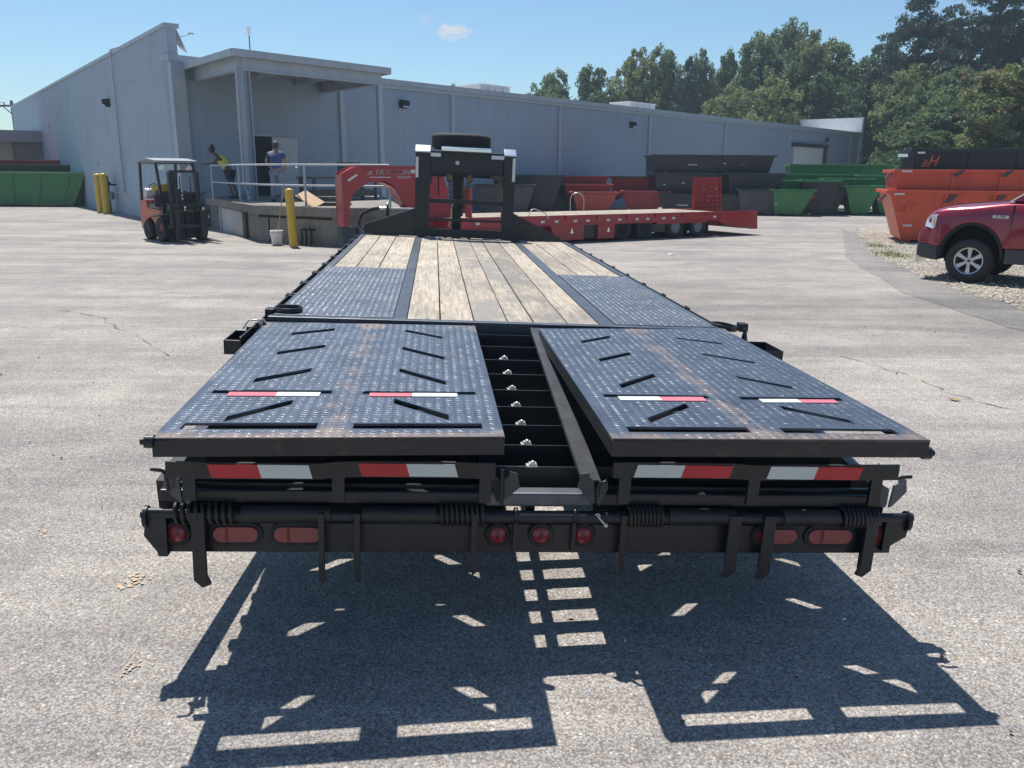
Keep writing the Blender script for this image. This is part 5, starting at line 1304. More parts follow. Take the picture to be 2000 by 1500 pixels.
# local: +y forward, +x = right-hand side of the machine
def side_prof(): return [(-1.05, .25), (-1.10, .55), (-1.05, .98), (-.62, 1.02), (-.55, .82), (.30, .78), (.42, .62), (.42, .28), (.05, .22), (-.10, .22), (-.16, .45), (-.40, .60), (-.66, .52), (-.78, .25)]
m = MB(); m.prism([(y, z) for y, z in side_prof()], .40, .50, 'x'); m.build('side_panel', FO, FK, bevel=.02)
m = MB(); m.prism([(y, z) for y, z in side_prof()], -.50, -.40, 'x'); m.build('side_panel', FO, FK, bevel=.02)
m = MB(); m.box(-.40, .40, -1.05, -.55, .25, 1.0); m.build('counterweight', FO, FK, bevel=.04)
m = MB(); m.box(-.40, .40, -.55, .45, .28, .76); m.build('chassis', FB, FK, bevel=.02)
m = MB(); m.box(-.28, .28, -.50, .05, .77, .90); m.box(-.26, .26, -.58, -.46, .90, 1.25); m.build('seat', M_['seatv'], FK, bevel=.05)
m = MB(); m.box(.12, .49, -.52, .22, .785, .93); m.build('engine_cover', M_['seatv'], FK, bevel=.06)
m = MB(); m.cyl((-.42, -.85, 1.17), (.42, -.85, 1.17), .13, 18); m.build('gas_cylinder', M_['white'], FK, bevel=.02)
m = MB()
q = random.Random(3)
for k in range(9): m.ball((q.uniform(-.38, .34), q.uniform(-.72, -.50), q.uniform(1.18, 1.36)), q.uniform(.08, .13), 8, 6, (1.3, .8, .8))
m.build('yellow_cover', M_['yellow'], FK)
m = MB(); m.box(-.36, -.02, -.60, -.56, .80, 1.25); m.build('yellow_flap', M_['yellow'], FK, bevel=.02)
m = MB(); m.tube([(.30, -.72, 1.2), (.34, -.75, 1.36), (.2, -.72, 1.42), (.1, -.7, 1.3)], .012, 6); m.build('gas_hose', M_['rubber'], FK)
for x in (-.46, .46):
    m = MB(); m.beam((x, .40, .62), (x, .16, 1.93), .055, .07, upv=(0, 1, 0)); m.build('guard_post', FB, FK)
    m = MB(); m.beam((x, -1.0, .95), (x, -.88, 1.93), .055, .07, upv=(0, 1, 0)); m.build('guard_post', FB, FK)
m = MB(); m.prism([(-1.02, 1.93), (-1.02, 1.96), (-.3, 2.045), (.34, 1.985), (.34, 1.93), (-.3, 1.985)], -.53, .53, 'x'); m.build('guard_roof', M_['trimd'], FK, bevel=.012)
m = MB()
for k in range(6): m.box(-.46 + k * .184 - .012, -.46 + k * .184 + .012, -.95, .30, 1.90, 1.928)
m.build('guard_bars', FB, FK)
for x in (-.30, .40): m = MB(); m.cyl((x, .31, 1.80), (x, .37, 1.80), .065, 14); m.build('work_lamp', M_['lampglass'], FK)
# mast
m = MB(); m.box(-.46, .46, .42, .56, .08, .74); m.build('front_axle_housing', FB, FK, bevel=.02)
for x in (-.50, .50): m = MB(); m.prism([(.02, .60), (.10, .66), (.50, .66), (.60, .58), (.60, .54), (.50, .62), (.12, .62)], x - .12, x + .12, 'x'); m.build('front_fender', FB, FK)
m = MB(); m.box(-.33, -.04, .575, .60, .95, 1.22); m.box(.06, .33, .575, .60, .80, 1.30); m.build('hose_guard', FB, FK)
for x in (-.34, .34):
    m = MB(); m.box(x - .045, x + .045, .58, .70, .05, 1.72); m.build('mast_channel', FB, FK, bevel=.006)
    m = MB(); m.box(x * .78 - .03, x * .78 + .03, .70, .78, .10, 1.70); m.build('inner_mast_channel', FB, FK)
for z in (.12, .95, 1.69): m = MB(); m.box(-.34, .34, .60, .66, z, z + .06); m.build('mast_crossbar', FB, FK)
m = MB(); m.cyl((.0, .66, .1), (.0, .66, 1.25), .035, 10); m.build('lift_cylinder', FB, FK)
for x in (-.13, .13): m = MB(); m.box(x - .012, x + .012, .72, .74, .3, 1.6); m.build('lift_chain', FB, FK)
m = MB(); m.box(-.52, .52, .78, .82, .36, .44); m.box(-.52, .52, .78, .82, .74, .82); m.box(-.48, -.40, .78, .82, .44, .74); m.box(.40, .48, .78, .82, .44, .74)
for k in range(5): m.box(-.40 + k * .19, -.38 + k * .19, .79, .81, .82, 1.18)
m.box(-.50, .50, .79, .81, 1.18, 1.21); m.build('carriage', FB, FK)
m = MB(); m.box(-.40, .45, .60, .77, .80, .95); m.ball((.1, .85, .82), .06); m.ball((-.2, .86, .80), .05); m.build('hydraulic_block', FB, FK)
for x in (-.36, .10): m = MB(); m.box(x, x + .05, .83, .90, .78, .86); m.build('bright_fitting', M_['chrome'], FK)
for x in (-.32, .32):
    m = MB(); m.prism([(.82, .82), (.87, .82), (.87, .10), (1.75, .06), (1.75, .05), (.86, .05), (.82, .09)], x - .06, x + .06, 'x'); m.build('fork_tine', FB, FK)
for x, y, rad in ((-.47, .30, .30), (.47, .30, .30), (-.44, -.62, .25), (.44, -.62, .25)):
    tyre_wheel(x, y, rad, rad, .20, FK, sgn=1 if x > 0 else -1, rimmat=FB)
m = MB(); m.lathe([(.14, -.012), (.16, 0), (.14, .012), (.14, -.012)], Matrix.Translation((-.05, .12, 1.12)) @ Matrix.Rotation(R(35), 4, 'X'), 20); m.cyl((-.05, .14, 1.1), (-.05, .25, .85), .025, 8); m.build('steering_wheel', FB, FK)
m = MB(); m.box(-.35, .35, .25, .42, .76, .95); m.build('dash_panel', FB, FK, bevel=.02)
m = MB(); m.box(.50, .53, .40, .43, 1.0, 1.25); m.box(.50, .66, .36, .39, .86, 1.16); m.build('side_mirror', FB, FK)

# ================================================================ PICKUP TRUCK
TK = empty('pickup_truck', label='maroon pickup truck with six-spoke alloy wheel parked on gravel at the right edge', cat='pickup truck', mat=fr2(7.62, 13.80, .74, -.67))
PT = M_['truck']
def tn(u):   # hood / belt line height
    pts = [(-.80, .90), (-.77, 1.04), (-.72, 1.12), (-.62, 1.175), (-.45, 1.225), (-.2, 1.262), (.1, 1.295), (.45, 1.33), (.62, 1.34), (1.0, 1.33), (2.7, 1.33), (4.4, 1.33)]
    for (a, za), (b, zb) in zip(pts[:-1], pts[1:]):
        if u <= b: return za + (zb - za) * (u - a) / (b - a)
    return pts[-1][1]
def arch(u, c):
    d = (u - c) / .50
    return .42 + .58 * math.sqrt(max(0, 1 - d * d)) if abs(d) < 1 else 0
us = sorted(set([-.80, -.785, -.77, -.74, -.70, -.65, -.6, -.55] + [round(-.52 + .04 * k, 3) for k in range(27)] + [.6, .75, 1.0, 1.5, 2.0, 2.4] + [round(2.62 + .04 * k, 3) for k in range(27)] + [3.8, 4.1, 4.4]))
Wd = 1.76
def sect(u):
    ins = .16 * max(0, (-u - .52) / .28) ** 2.2
    zt = tn(u); zb = max(.60, arch(u, 0), arch(u, 3.15))
    lip = .012 * math.exp(-((zb - .60) / .2) ** 2) if zb <= .6001 else 0
    fl = .030 if (abs(u) < .56 or abs(u - 3.15) < .56) else .0
    zm = zb + (zt - zb) * .45
    near = [(ins - fl + .05, zb), (ins - fl, zb + .002), (ins - fl * .8 - .005, zb + .04), (ins - .012, zm), (ins + .0, zb + (zt - zb) * .72), (ins + .03, zt - .045), (ins + .075, zt - .012), (ins + .16, zt + .012), (ins + .32, zt + .028), (Wd / 2, zt + .05)]
    return near + [(Wd - y, z) for y, z in near[-2::-1]]
vs = []; fs = []; ns = len(sect(0))
for u in us: vs += [(u, y, z) for y, z in sect(u)]
for i in range(len(us) - 1):
    for k in range(ns - 1): fs.append((i * ns + k, i * ns + k + 1, (i + 1) * ns + k + 1, (i + 1) * ns + k))
m = MB(); m.add(vs, fs, True); m.add([(us[0], y, z) for y, z in sect(us[0])], [tuple(range(ns))]); m.add([(us[-1], y, z) for y, z in sect(us[-1])], [tuple(range(ns - 1, -1, -1))])
m.build('body', PT, TK)
# cab
cabp = [(.50, 1.36), (1.12, 1.80), (1.22, 1.84), (2.35, 1.84), (2.45, 1.80), (2.62, 1.36)]
def cab(ins0, ins1, poly, mat, name, e=0):
    v = []; n = len(poly)
    for sgn in (0, 1):
        for (u, z) in poly:
            f = (z - 1.34) / .5; y = ins0 + (ins1 - ins0) * f; v.append((u, y if sgn == 0 else Wd - y, z))
    fs = [tuple(range(n)), tuple(range(2 * n - 1, n - 1, -1))] + [(i, i + n, (i + 1) % n + n, (i + 1) % n) for i in range(n)]
    m = MB(); m.add(v, fs); return m.build(name, mat, TK, bevel=.01)
cab(.06, .20, cabp, PT, 'cab')
cab(.055, .195, [(.72, 1.385), (1.16, 1.76), (1.50, 1.78), (1.50, 1.385)], M_['glass'], 'side_window'); cab(.055, .195, [(1.58, 1.385), (1.58, 1.78), (2.30, 1.78), (2.45, 1.385)], M_['glass'], 'side_window')
m = MB(); m.add([(.505, .16, 1.372), (.505, Wd - .16, 1.372), (1.10, Wd - .27, 1.795), (1.10, .27, 1.795)], [(0, 1, 2, 3)], M=Matrix.Translation((-.008, 0, .012))); m.build('windscreen', M_['glass'], TK)
m = MB(); m.beam((.47, .085, 1.345), (1.12, .205, 1.815), .035, .030); m.build('bright_pillar_trim', M_['chrome'], TK)
m = MB(); m.box(.80, .98, -.17, .02, 1.40, 1.54); m.build('wing_mirror', PT, TK, bevel=.03)
for u0 in (.30, .345, .39, .435): m = MB(); m.beam((u0, .22, tn(u0) + .020), (u0 + .05, 1.5, tn(u0) + .060), .018, .012); m.build('cowl_vent', M_['cladding'], TK)
# seams, doors
for u0 in (.545, 1.56, 2.66): m = MB(); m.box(u0, u0 + .008, -.017, .03, .62, 1.30); m.build('door_gap', M_['dark'], TK)
m = MB(); m.box(1.28, 1.46, -.035, -.012, 1.10, 1.14); m.build('door_handle', PT, TK, bevel=.008)
# cladding
m = MB(); m.box(.515, 2.62, -.018, .06, .36, .60); m.build('sill_cladding', M_['cladding'], TK, bevel=.015)
m = MB(); m.prism([(-.50, .34), (-.80, .38), (-.835, .50), (-.82, .62), (-.50, .66)], .04, Wd - .04, 'y'); m.build('front_bumper', M_['cladding'], TK, bevel=.03)
m = MB(); m.prism([(-.44, .605), (-.845, .625), (-.835, .80), (-.79, .88), (-.49, .86)], .035, Wd - .035, 'y'); m.build('bumper_cover', PT, TK, bevel=.03)
m = MB(); m.prism([(-.835, .28), (-.855, .30), (-.855, .60), (-.838, .60)], .05, .60, 'y'); m.build('licence_bracket', M_['chrome'], TK)
for c in (0, 3.15):
    seg = 22; v = []; f = []
    for k in range(seg + 1):
        a = math.pi * k / seg; cu, cz = math.cos(a), math.sin(a)
        v += [(c + .50 * cu, -.034, .42 + .58 * cz), (c + .455 * cu, -.030, .42 + .535 * cz), (c + .455 * cu, .45, .42 + .535 * cz), (c + .50 * cu, .02, .42 + .58 * cz)]
    for k in range(seg):
        for j in range(3): f.append((4 * k + j, 4 * k + j + 1, 4 * k + j + 5, 4 * k + j + 4))
    m = MB(); m.add(v, f, True); m.build('wheel_arch_liner', M_['dark'], TK)
m = MB(); m.box(-.48, 4.3, .45, Wd - .45, .32, .62); m.box(.5, .56, .03, .45, .36, .62); m.box(-.50, .50, .46, .50, .3, 1.0); m.build('underbody', M_['dark'], TK)
# head lamp
def surf(u, z): 
    s = sect(u)
    for (y0, z0), (y1, z1) in zip(s[:9], s[1:9]):
        if z0 <= z <= z1: return y0 + (y1 - y0) * (z - z0) / (z1 - z0 + 1e-9)
    return s[5][0]
hl = [(-.770, .90), (-.755, 1.04), (-.70, 1.098), (-.56, 1.11), (-.575, .915), (-.60, .875)]
v = [(u, surf(u, z) - .040, z) for u, z in hl] + [(u, surf(u, z) + .03, z) for u, z in hl]
m = MB(); n = len(hl); m.add(v, [tuple(range(n)), tuple(range(2 * n - 1, n - 1, -1))] + [(i, (i + 1) % n, (i + 1) % n + n, i + n) for i in range(n)]); hlo = m.build('headlight', M_['lampglass'], TK, bevel=.008)
m = MB(); m.box(-.600, -.588, surf(-.6, .98) - .046, surf(-.6, .98) - .038, .93, 1.06); m.build('turn_lamp', M_['amber'], hlo)
m = MB(); m.box(.27, .50, -.028, -.012, 1.085, 1.135); m.build('fender_badge', M_['chrome'], TK, bevel=.006)
txt_on('F-150', .05, M_['dark'], .385, -.031, 1.11, TK, .2, .001, 1.2, .001)
def alloy(cu, cy, side):
    rad = .368
    M = Matrix.Translation((cu, cy, rad)) @ Matrix.Rotation(R(90 if side < 0 else -90), 4, 'X')
    m = MB(); h = .115
    m.lathe([(rad * .60, -h), (rad * .85, -h), (rad * .97, -h * .8), (rad, -h * .55), (rad, h * .55), (rad * .975, h * .8), (rad * .90, h), (rad * .72, h * 1.02), (rad * .60, h * .9), (rad * .58, h * .7)], M, 40); w = m.build('wheel', M_['rubber'], TK)
    m = MB(); m.lathe([(rad * .605, h * .92), (rad * .56, h * .86), (rad * .53, h * .55), (rad * .52, -h * .6)], M, 36)
    m.lathe([(.001, h * .62), (rad * .15, h * .62), (rad * .20, h * .48), (rad * .20, h * .2)], M, 24)
    for k in range(6):
        a = R(90 + 60 * k); Mk = M @ Matrix.Rotation(a, 4, 'Z')
        m.prism([(rad * .12, -.020), (rad * .30, -.026), (rad * .56, -.038), (rad * .56, .038), (rad * .30, .026), (rad * .12, .020)], h * .35, h * .66, 'z', M=Mk)
    m.build('rim', M_['alloy'], w, bevel=.003)
    m = MB(); m.lathe([(.001, h * .05), (rad * .55, h * .05)], M, 24); m.build('wheel_backing_disc', M_['dark'], w)  # dark backing behind the spokes
    m = MB()
    for k in range(6):
        a = R(60 + 60 * k); m.cyl(M @ Vector((rad * .22 * math.cos(a), rad * .22 * math.sin(a), h * .4)), M @ Vector((rad * .22 * math.cos(a), rad * .22 * math.sin(a), h * .68)), .014, 8)
    m.build('lug_nuts', M_['cladding'], w)
    m = MB(); m.cyl(M @ Vector((0, 0, h * .62)), M @ Vector((0, 0, h * .66)), .026, 16); m.build('centre_cap', M_['cladding'], w)
for u in (0, 3.15): alloy(u, .10, -1); alloy(u, Wd - .10, 1)

# ================================================================ PEOPLE
def skin(name, pts, edges, rad, mat, parent, sub=2, root=0):
    me = bpy.data.meshes.new(name); me.from_pydata(pts, edges, []); me.update()
    o = bpy.data.objects.new(name, me); COL.objects.link(o); o.parent = parent
    md = o.modifiers.new('skin', 'SKIN'); md.use_smooth_shade = True
    if not me.skin_vertices: 
        bm = bmesh.new(); bm.from_mesh(me); bm.verts.layers.skin.verify(); bm.to_mesh(me); bm.free()
    for i, sv in enumerate(me.skin_vertices[0].data):
        rr = rad[i]; sv.radius = rr if isinstance(rr, tuple) else (rr, rr); sv.use_root = (i == root)
    s = o.modifiers.new('sub', 'SUBSURF'); s.levels = sub; s.render_levels = sub
    me.materials.append(mat)
    return o
def hand(base, direc, mat, parent, s=1.0):
    d = Vector(direc).normalized(); side = d.cross(Vector((0, 0, 1))).normalized(); dn = Vector((0, 0, -1))
    b = Vector(base)
    o = skin('hand', [b, b + d * .05 * s], [(0, 1)], [(.022 * s, .03 * s), (.022 * s, .034 * s)], mat, parent, 1)
    for k in range(4):
        st = b + d * .06 * s + side * (.024 - .016 * k) * s; L = (.030, .036, .033, .026)[k] * s
        skin('finger', [st - d * .015 * s, st + d * L, st + d * (L + .018 * s) + dn * .016 * s, st + d * (L + .022 * s) + dn * .036 * s], [(0, 1), (1, 2), (2, 3)], [.008 * s, .008 * s, .007 * s, .006 * s], mat, o, 1)
    st = b + side * .03 * s
    skin('thumb', [st, st + side * .018 * s + d * .03 * s, st + side * .014 * s + d * .055 * s + dn * .01 * s], [(0, 1), (1, 2)], [.010 * s, .009 * s, .008 * s], mat, o, 1)
# woman leaning on the railing, facing left
PW = empty('person', (-8.62, 26.0, .92), 0, 'person in a yellow sleeveless top and dark shorts leaning on the railing with both forearms', 'person', 'people on the loading dock')
K = M_['skind']
hip = (-.12, 0, .88); ch = (-.36, 0, 1.16); nk_ = (-.50, 0, 1.29)
pts = [hip, (-.24, 0, 1.02), ch, nk_, (-.57, 0, 1.36),
       (-.40, -.15, 1.20), (-.50, -.19, 1.03), (-.76, -.13, 1.01), (-.84, -.10, 1.01),
       (-.40, .15, 1.20), (-.52, .18, 1.03), (-.78, .10, 1.02), (-.86, .06, 1.02),
       (-.12, -.09, .82), (-.13, -.10, .44), (-.02, -.10, .09), (-.12, -.11, .03),
       (-.10, .09, .82), (-.07, .10, .45), (.04, .10, .09), (-.07, .11, .03)]
ed = [(0, 1), (1, 2), (2, 3), (3, 4), (2, 5), (5, 6), (6, 7), (7, 8), (2, 9), (9, 10), (10, 11), (11, 12), (0, 13), (13, 14), (14, 15), (15, 16), (0, 17), (17, 18), (18, 19), (19, 20)]
rd = [(.12, .13), (.11, .11), (.12, .13), .05, .05, .05, .038, .028, .022, .05, .038, .028, .022, .085, .055, .036, .03, .085, .055, .036, .03]
skin('body', pts, ed, rd, K, PW)
m = MB(); m.ball((-.62, 0, 1.43), .095, 16, 12, (.92, .78, 1.12)); m.ball((-.712, 0, 1.42), .014, 8, 6, (1.3, .8, 1)); m.ball((-.62, -.078, 1.43), .02, 8, 6, (.7, .4, 1)); m.ball((-.62, .078, 1.43), .02, 8, 6, (.7, .4, 1)); hd_ = m.build('head', K, PW)
m = MB(); m.ball((-.700, -.03, 1.45), .010, 6, 4); m.ball((-.700, .03, 1.45), .010, 6, 4); m.ball((-.700, 0, 1.375), .018, 6, 4, (.4, 1, .3)); m.build('face_features', M_['hair'], hd_)
m = MB(); m.ball((-.595, 0, 1.465), .100, 14, 10, (.92, .86, 1.02)); m.ball((-.575, 0, 1.575), .045, 10, 8, (1.1, 1, .8)); m.build('hair', M_['hair'], hd_)
skin('yellow_top', [(-.09, 0, .84), (-.23, 0, 1.03), (-.36, 0, 1.17), (-.455, 0, 1.25), (-.20, 0, .80)], [(0, 1), (1, 2), (2, 3), (0, 4)], [(.15, .16), (.145, .145), (.155, .17), (.07, .10), (.12, .13)], M_['yshirt'], PW)
skin('shorts', [(-.10, 0, .82), (-.11, -.09, .76), (-.125, -.10, .52), (-.09, .09, .76), (-.08, .10, .52)], [(0, 1), (1, 2), (0, 3), (3, 4)], [(.13, .14), .105, .085, .105, .085], M_['navy'], PW)
for y in (-.10, .10):
    m = MB(); x = -.06 if y < 0 else 0.0; m.box(x - .12, x + .09, y - .045, y + .045, .0, .06); m.build('shoe', M_['navy'], PW, bevel=.018)
hand((-.84, -.10, 1.01), (-1, .15, 0), K, PW, .8); hand((-.86, .06, 1.02), (-1, -.1, 0), K, PW, .8)
# man seen from behind
PM = empty('person', (-6.50, 23.2, .92), 0, 'person in a blue T-shirt and pale jeans seen from behind at the dock door', 'person', 'people on the loading dock')
K = M_['skin']
pts = [(0, 0, .84), (-.01, .02, 1.05), (-.02, .08, 1.27), (-.03, .13, 1.38), (-.03, .17, 1.43),
       (-.21, .08, 1.29), (-.285, .06, 1.08), (-.22, .20, .92), (-.17, .26, .90),
       (.18, .08, 1.29), (.255, .06, 1.08), (.20, .18, .92), (.15, .25, .90),
       (-.09, 0, .78), (-.11, .0, .42), (-.13, -.02, .08), (-.15, .08, .03),
       (.09, 0, .78), (.10, .02, .42), (.13, .0, .08), (.15, .10, .03)]
rd = [(.14, .11), (.13, .10), (.15, .10), .06, .055, .055, .042, .032, .026, .055, .042, .032, .026, .09, .06, .042, .034, .09, .06, .042, .034]
skin('body', pts, ed, rd, K, PM)
m = MB(); m.ball((-.03, .19, 1.50), .098, 16, 12, (.80, .95, 1.12)); m.ball((-.112, .19, 1.49), .02, 8, 6, (.5, .9, 1.3)); m.ball((.052, .19, 1.49), .02, 8, 6, (.5, .9, 1.3)); m.ball((-.03, .285, 1.49), .015, 6, 5); hd_ = m.build('head', K, PM)
m = MB(); m.ball((-.06, .275, 1.52), .008, 6, 4); m.ball((0, .275, 1.52), .008, 6, 4); m.ball((-.03, .272, 1.45), .015, 6, 4, (1, .4, .3)); m.build('face_features', M_['hair'], hd_)
m = MB(); m.ball((-.03, .165, 1.510), .108, 14, 10, (.86, .93, 1.08)); m.build('hair', M_['hairg'], hd_)
skin('tshirt', [(0, .0, .80), (-.01, .02, 1.05), (-.02, .08, 1.27), (-.03, .11, 1.36), (-.20, .08, 1.28), (-.265, .065, 1.15), (.17, .08, 1.28), (.235, .065, 1.15)], [(0, 1), (1, 2), (2, 3), (2, 4), (4, 5), (2, 6), (6, 7)], [(.180, .155), (.172, .150), (.182, .135), (.08, .08), .075, .062, .075, .062], M_['bshirt'], PM)
skin('jeans', [(0, 0, .84), (-.09, 0, .76), (-.11, .0, .42), (-.13, -.01, .08), (.09, 0, .76), (.10, .02, .42), (.13, .01, .08)], [(0, 1), (1, 2), (2, 3), (0, 4), (4, 5), (5, 6)], [(.15, .125), .115, .082, .068, .115, .082, .068], M_['jeans'], PM)
for x in (-.14, .14): m = MB(); m.box(x - .05, x + .05, -.07, .17, .0, .075); m.build('shoe', M_['navy'], PM, bevel=.02)
hand((-.17, .26, .90), (.3, 1, -.2), K, PM, .85); hand((.15, .25, .90), (-.3, 1, -.2), K, PM, .85)

# ================================================================ UTILITY POLE, LITTER
UP = empty('utility_pole', (-46.6, 80, 0), 0, 'wooden utility pole with crossarm behind the left end of the warehouse', 'utility pole')
m = MB(); m.cyl((0, 0, -1), (0, 0, 7.9), .17, 10, .13); m.build('pole', M_['pole'], UP)
m = MB(); m.box(-1.4, 1.2, -.08, .08, 7.35, 7.52); m.beam((-.9, .1, 7.4), (0, .1, 6.6), .06, .08); m.build('crossarm', M_['pole'], UP)
for x in (-1.25, -.7, .9): m = MB(); m.cyl((x, 0, 7.52), (x, 0, 7.75), .06, 8); m.build('insulator', M_['trimd'], UP)
for x in (-1.25, -.7, .9):
    m = MB(); m.tube([(x, 0, 7.76), (x - 8, 6, 7.2), (x - 16, 12, 7.0), (x - 30, 22, 7.9)], .02, 5); m.build('wire', M_['dark'], UP)
o = MB().add([(0, 0, 0), (.16, .02, .01), (.15, .12, .0), (.0, .10, .015)], [(0, 1, 2, 3)]).add([(0, 0, -.004), (.16, .02, .006), (.15, .12, -.004), (.0, .10, .011)], [(3, 2, 1, 0)]).build('paper_scrap', M_['paper'], loc=(3.45, 18.3, .012))
tag(o, 'small white paper scrap lying on the asphalt beyond the trailer deck', 'litter')
M_['dryleaf'] = mk('dry_leaf', (0.42, 0.28, 0.12), .8, var=.2, vscale=30)
m = MB(); q = random.Random(9)
for k in range(7):
    a = k * .9; L = q.uniform(.03, .06); ca, sa = math.cos(a), math.sin(a)
    m.add([(0, 0, .004), (L * .5 * ca - .012 * sa, L * .5 * sa + .012 * ca, .012), (L * ca, L * sa, .004), (L * .5 * ca + .012 * sa, L * .5 * sa - .012 * ca, .01)], [(0, 1, 2, 3)])
o = m.build('dry_leaf', M_['dryleaf'], loc=(3.55, 6.35, .006)); tag(o, 'curled tan dry leaf on the asphalt right of the ramp', 'leaf')

# ================================================================ TREES
def crown_mesh(name, kind, seed, mat):
    q = np.random.default_rng(seed); vs = []; fs = []
    if kind == 'dec': ncl, nl, ls = 320, 85, .0115
    else: ncl, nl, ls = 620, 66, .0115
    C = []
    # unit crown: height 1, radius ~.3
    lobes = [(q.uniform(-.13, .13), q.uniform(-.13, .13), q.uniform(.45, .86), q.uniform(.10, .19)) for _ in range(9)] + [(0, 0, .42, .25), (.03, 0, .60, .21), (q.uniform(-.05, .05), 0, .86, .11), (-.1, .05, .3, .2), (.1, -.05, .3, .2)]
    while len(C) < ncl:
        if kind == 'dec':
            lx, ly, lz, lr = lobes[q.integers(len(lobes))]
            d = q.normal(size=3); d /= np.linalg.norm(d); rr = lr * q.uniform(.45, 1.0) ** .5
            p = np.array([lx, ly, lz]) + d * rr * np.array([1, 1, .85])
            if p[2] > 1.0 or p[2] < .08: continue
            C.append((p, q.uniform(.022, .05)))
        else:
            z = q.uniform(.10, 1.0) ** .9; lay = z + .03 * math.sin(z * 40) + q.normal() * .012
            rmax = .30 * max(0.0, 1 - lay) ** .5 + .045; a = q.uniform(0, 6.28); rr = rmax * q.uniform(.10, 1.0) ** .6 * (1 + .38 * math.sin(a * 2 + lay * 31 + math.sin(lay * 13) * 3))
            C.append((np.array([rr * math.cos(a), rr * math.sin(a), lay - rr * .10]), q.uniform(.02, .045)))
    for p, cr in C:
        n = nl; off = q.normal(size=(n, 3)); off /= np.linalg.norm(off, axis=1)[:, None]; off *= (q.uniform(.2, 1.0, n) ** .5)[:, None] * cr
        if kind != 'dec': off[:, 2] *= .45
        for o_ in off:
            c = p + o_; a = q.normal(size=3); a /= np.linalg.norm(a); b = np.cross(a, q.normal(size=3)); b /= np.linalg.norm(b)
            s = ls * q.uniform(.55, 1.25); w = s * (.55 if kind == 'dec' else .28)
            k = len(vs)
            vs += [tuple(c - a * s), tuple(c + b * w), tuple(c + a * s), tuple(c - b * w)]
            fs.append((k, k + 1, k + 2, k + 3))
    me = bpy.data.meshes.new(name); me.from_pydata(vs, [], fs); me.materials.append(mat); me.update()
    return me
def trunk_mesh(seed, kind):
    q = random.Random(seed); m = MB()
    m.tube([(0, 0, -.02), (.004, 0, .2), (-.006, .004, .45), (.004, 0, .75), (0, 0, .92)], .02, 8, radii=[.022, .017, .013, .008, .003])
    for k in range(9 if kind == 'dec' else 14):
        z = q.uniform(.2, .8); a = q.uniform(0, 6.28); L = (.20 if kind == 'dec' else .2 * (1.1 - z)) ; up_ = .12 if kind == 'dec' else .0
        m.tube([(0, 0, z), (L * .5 * math.cos(a), L * .5 * math.sin(a), z + up_ * .6), (L * math.cos(a), L * math.sin(a), z + up_)], .006, 5, radii=[.007, .005, .002])
    return m.mesh('trunk', M_['bark'])
CM = {'dec0': crown_mesh('crown', 'dec', 1, M_['leaf0']), 'dec1': crown_mesh('crown', 'dec', 2, M_['leaf1']), 'dec2': crown_mesh('crown', 'dec', 3, M_['leaf2']), 'dec3': crown_mesh('crown', 'dec', 4, M_['leaf0']),
      'pine': crown_mesh('crown', 'pine', 5, M_['needle']), 'mim': crown_mesh('crown', 'dec', 6, M_['leaf2'])}
TM = {'dec': trunk_mesh(1, 'dec'), 'pine': trunk_mesh(2, 'pine')}
def blossom_mesh():
    q = np.random.default_rng(8); vs = []; fs = []
    for i in range(60):
        a = q.uniform(0, 6.28); rr = .27 * math.sqrt(q.uniform(.2, 1)); c = np.array([rr * math.cos(a), rr * math.sin(a), q.uniform(.5, .93)])
        for j in range(10):
            p = c + q.normal(size=3) * .008; d = q.normal(size=3); d /= np.linalg.norm(d); b = np.cross(d, q.normal(size=3)); b /= np.linalg.norm(b); k = len(vs)
            vs += [tuple(p), tuple(p + d * .012 + b * .004), tuple(p + d * .012 - b * .004)]; fs.append((k, k + 1, k + 2))
    me = bpy.data.meshes.new('blossom'); me.from_pydata(vs, [], fs); me.materials.append(M_['blossom']); return me
BM = blossom_mesh()
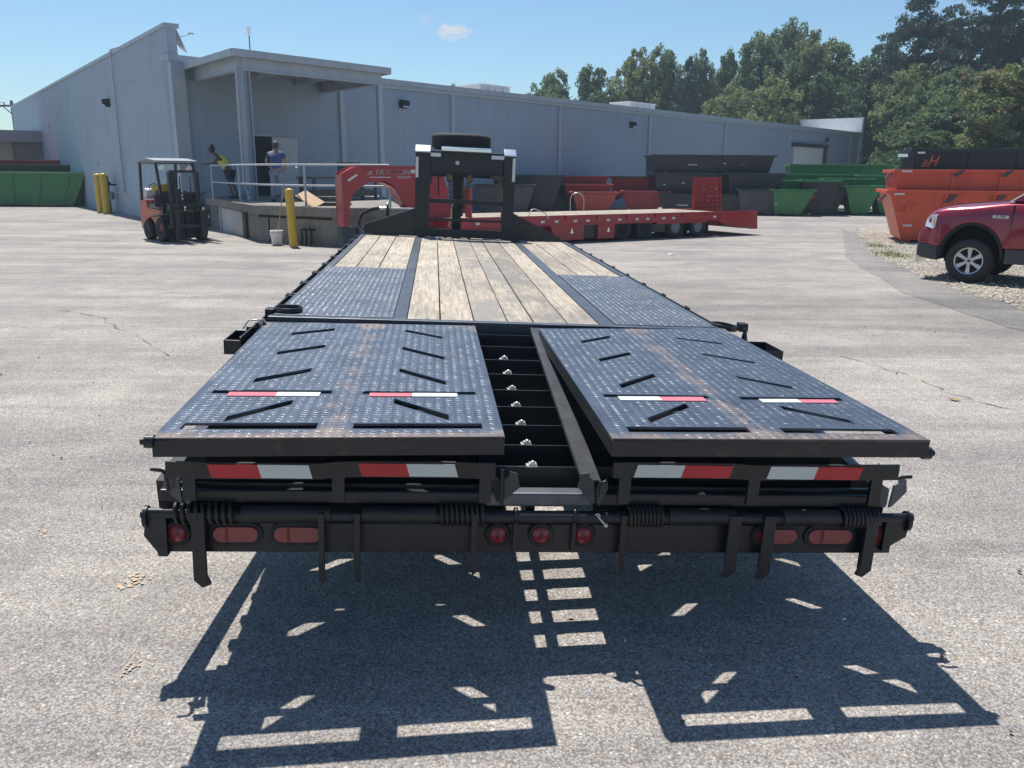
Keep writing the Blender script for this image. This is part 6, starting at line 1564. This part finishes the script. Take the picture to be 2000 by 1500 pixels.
TREES = [('dec0', -6.2, 95, 11.3, 4, 'small tree top showing just left of the left rooftop unit'),
 ('dec0', 4.2, 92, 12.7, 5.5, 'leftmost roadside tree right of the left rooftop unit, loose round top'),
 ('dec1', 8.1, 90, 12.9, 5.6, 'low rounded green tree second from the left of the tree line'),
 ('dec2', 12.3, 88, 14.4, 5.2, 'tall yellowish tree behind the right rooftop unit, left of a close pair'),
 ('dec0', 15.3, 90, 14.8, 5.0, 'tall green tree behind the right rooftop unit, right of a close pair'),
 ('pine', 17.2, 86, 12.2, 3.2, 'small dark pine top in the gap right of the close pair'),
 ('dec2', 18.9, 88, 14.4, 3.0, 'narrow spindly tree, left of two thin tops'),
 ('dec0', 21.7, 90, 14.5, 3.6, 'narrow spindly tree, right of two thin tops'),
 ('dec1', 18.6, 97, 11.2, 6.3, 'low dark tree filling in behind the two thin tops'),
 ('dec2', 20.0, 80, 9.9, 5.2, 'low yellowish tree in front of the two thin tops'),
 ('dec0', 24.2, 84, 15.3, 6.4, 'large tree with pointed top, left side of the high middle group'),
 ('dec3', 29.2, 92, 17.4, 6.2, 'highest tree of the middle group'),
 ('dec2', 28.3, 84, 15.6, 5.2, 'yellowish tall tree at the middle of the high group'),
 ('dec0', 32.7, 88, 15.3, 6.4, 'broad green tree right of the high middle group'),
 ('dec1', 28.0, 78, 11.0, 6.2, 'dark tree low in front of the high middle group'),
 ('dec2', 22.9, 77, 10.4, 5.6, 'low olive tree above the white end of the warehouse, left'),
 ('dec1', 35.6, 84, 14.6, 5.6, 'dark tree just left of the big pine'),
 ('pine', 35.8, 78, 16.8, 7.4, 'big dark pine right of the middle group'),
 ('pine', 39.4, 72, 20.0, 8.6, 'tallest dark pine in the upper right corner'),
 ('dec2', 32.2, 70, 10.8, 5.8, 'yellowish tree below the big pine'),
 ('dec1', 33.7, 80, 10.5, 5.6, 'dark tree low behind the warehouse end wall'),
 ('dec0', 33.0, 66, 9.9, 5.2, 'green tree below and left of the tallest pine'),
 ('dec3', 36.4, 68, 10.2, 5.6, 'dark green tree under the tallest pine'),
 ('mim', 28.6, 50, 8.2, 4.6, 'mimosa tree with pink blossom at the right edge'),
 ('dec2', 31.2, 64, 7.3, 4.9, 'low pale tree behind the green bins'),
 ('dec1', 29.9, 60, 6.6, 5.0, 'low dark tree between the green bins and the orange stack'),
 ('dec1', 32.0, 58, 6.2, 5.2, 'low dark tree behind the black top bin of the orange stack'),
 ('dec1', 34.2, 72, 8.2, 4.6, 'low dark tree just right of the warehouse corner'),
 ('dec0', 39.2, 64, 12.0, 6.2, 'green tree at the right edge behind the mimosa'),
 ('dec1', 31.4, 49, 6.4, 4.6, 'low dark tree at the right edge above the orange stack'),
 ('dec1', 37.6, 77, 15.0, 6.6, 'tall dark tree between the two big pines'),
 ('dec1', 42.5, 76, 16.0, 7.0, 'tall dark tree right of the tallest pine'),
 ('dec1', 33.4, 83, 12.8, 6.2, 'dark tree filling the gap left of the big pine'),
 ('pine', 47.5, 80, 18.4, 7.2, 'dark pine at the right edge behind the tallest pine'),
 ('dec0', 42.1, 64, 12.3, 6.2, 'green tree just beyond the right edge'),
 ('dec1', 31.2, 67, 8.0, 4.6, 'low dark tree nearest the warehouse corner'),
 ('dec3', 36.0, 62, 8.5, 5.4, 'mid green tree in the dark thicket at the right'),
 ('dec1', 26.6, 54, 4.6, 4.4, 'low dark bush left of the orange stack'),
 ('dec1', 25.0, 52, 4.3, 4.0, 'low dark bush behind the right end of the green row'),
 ('dec1', 33.5, 54, 5.6, 4.6, 'low dark bush behind the orange stack'),
 ('dec1', 38.0, 58, 7.6, 5.0, 'dark thicket tree at the right edge')]
q = random.Random(21)
for k, x, y, h, w, lb in TREES:
    t = empty('pine_tree' if k == 'pine' else ('mimosa_tree' if k == 'mim' else 'leafy_tree'), (x, y, -1.0 if y > 60 else 0), q.uniform(0, 6.28), lb, 'tree', 'trees beyond the yard')
    hh = h + (1.0 if y > 60 else 0)
    sx = w / .44
    inst('crown', CM[k], t, Matrix.Diagonal((sx, sx, hh, 1)))
    inst('trunk', TM['pine' if k == 'pine' else 'dec'], t, Matrix.Diagonal((hh * .8, hh * .8, hh, 1)))
    if k == 'mim': inst('blossom', BM, t, Matrix.Diagonal((sx, sx, hh, 1)))

# ================================================================ AIR
hz = MB().box(-68, 62, -8, 112, -3.0, 26).build('haze', M_['haze']); hz['kind'] = 'stuff'; hz['label'] = 'thin summer haze over the yard'
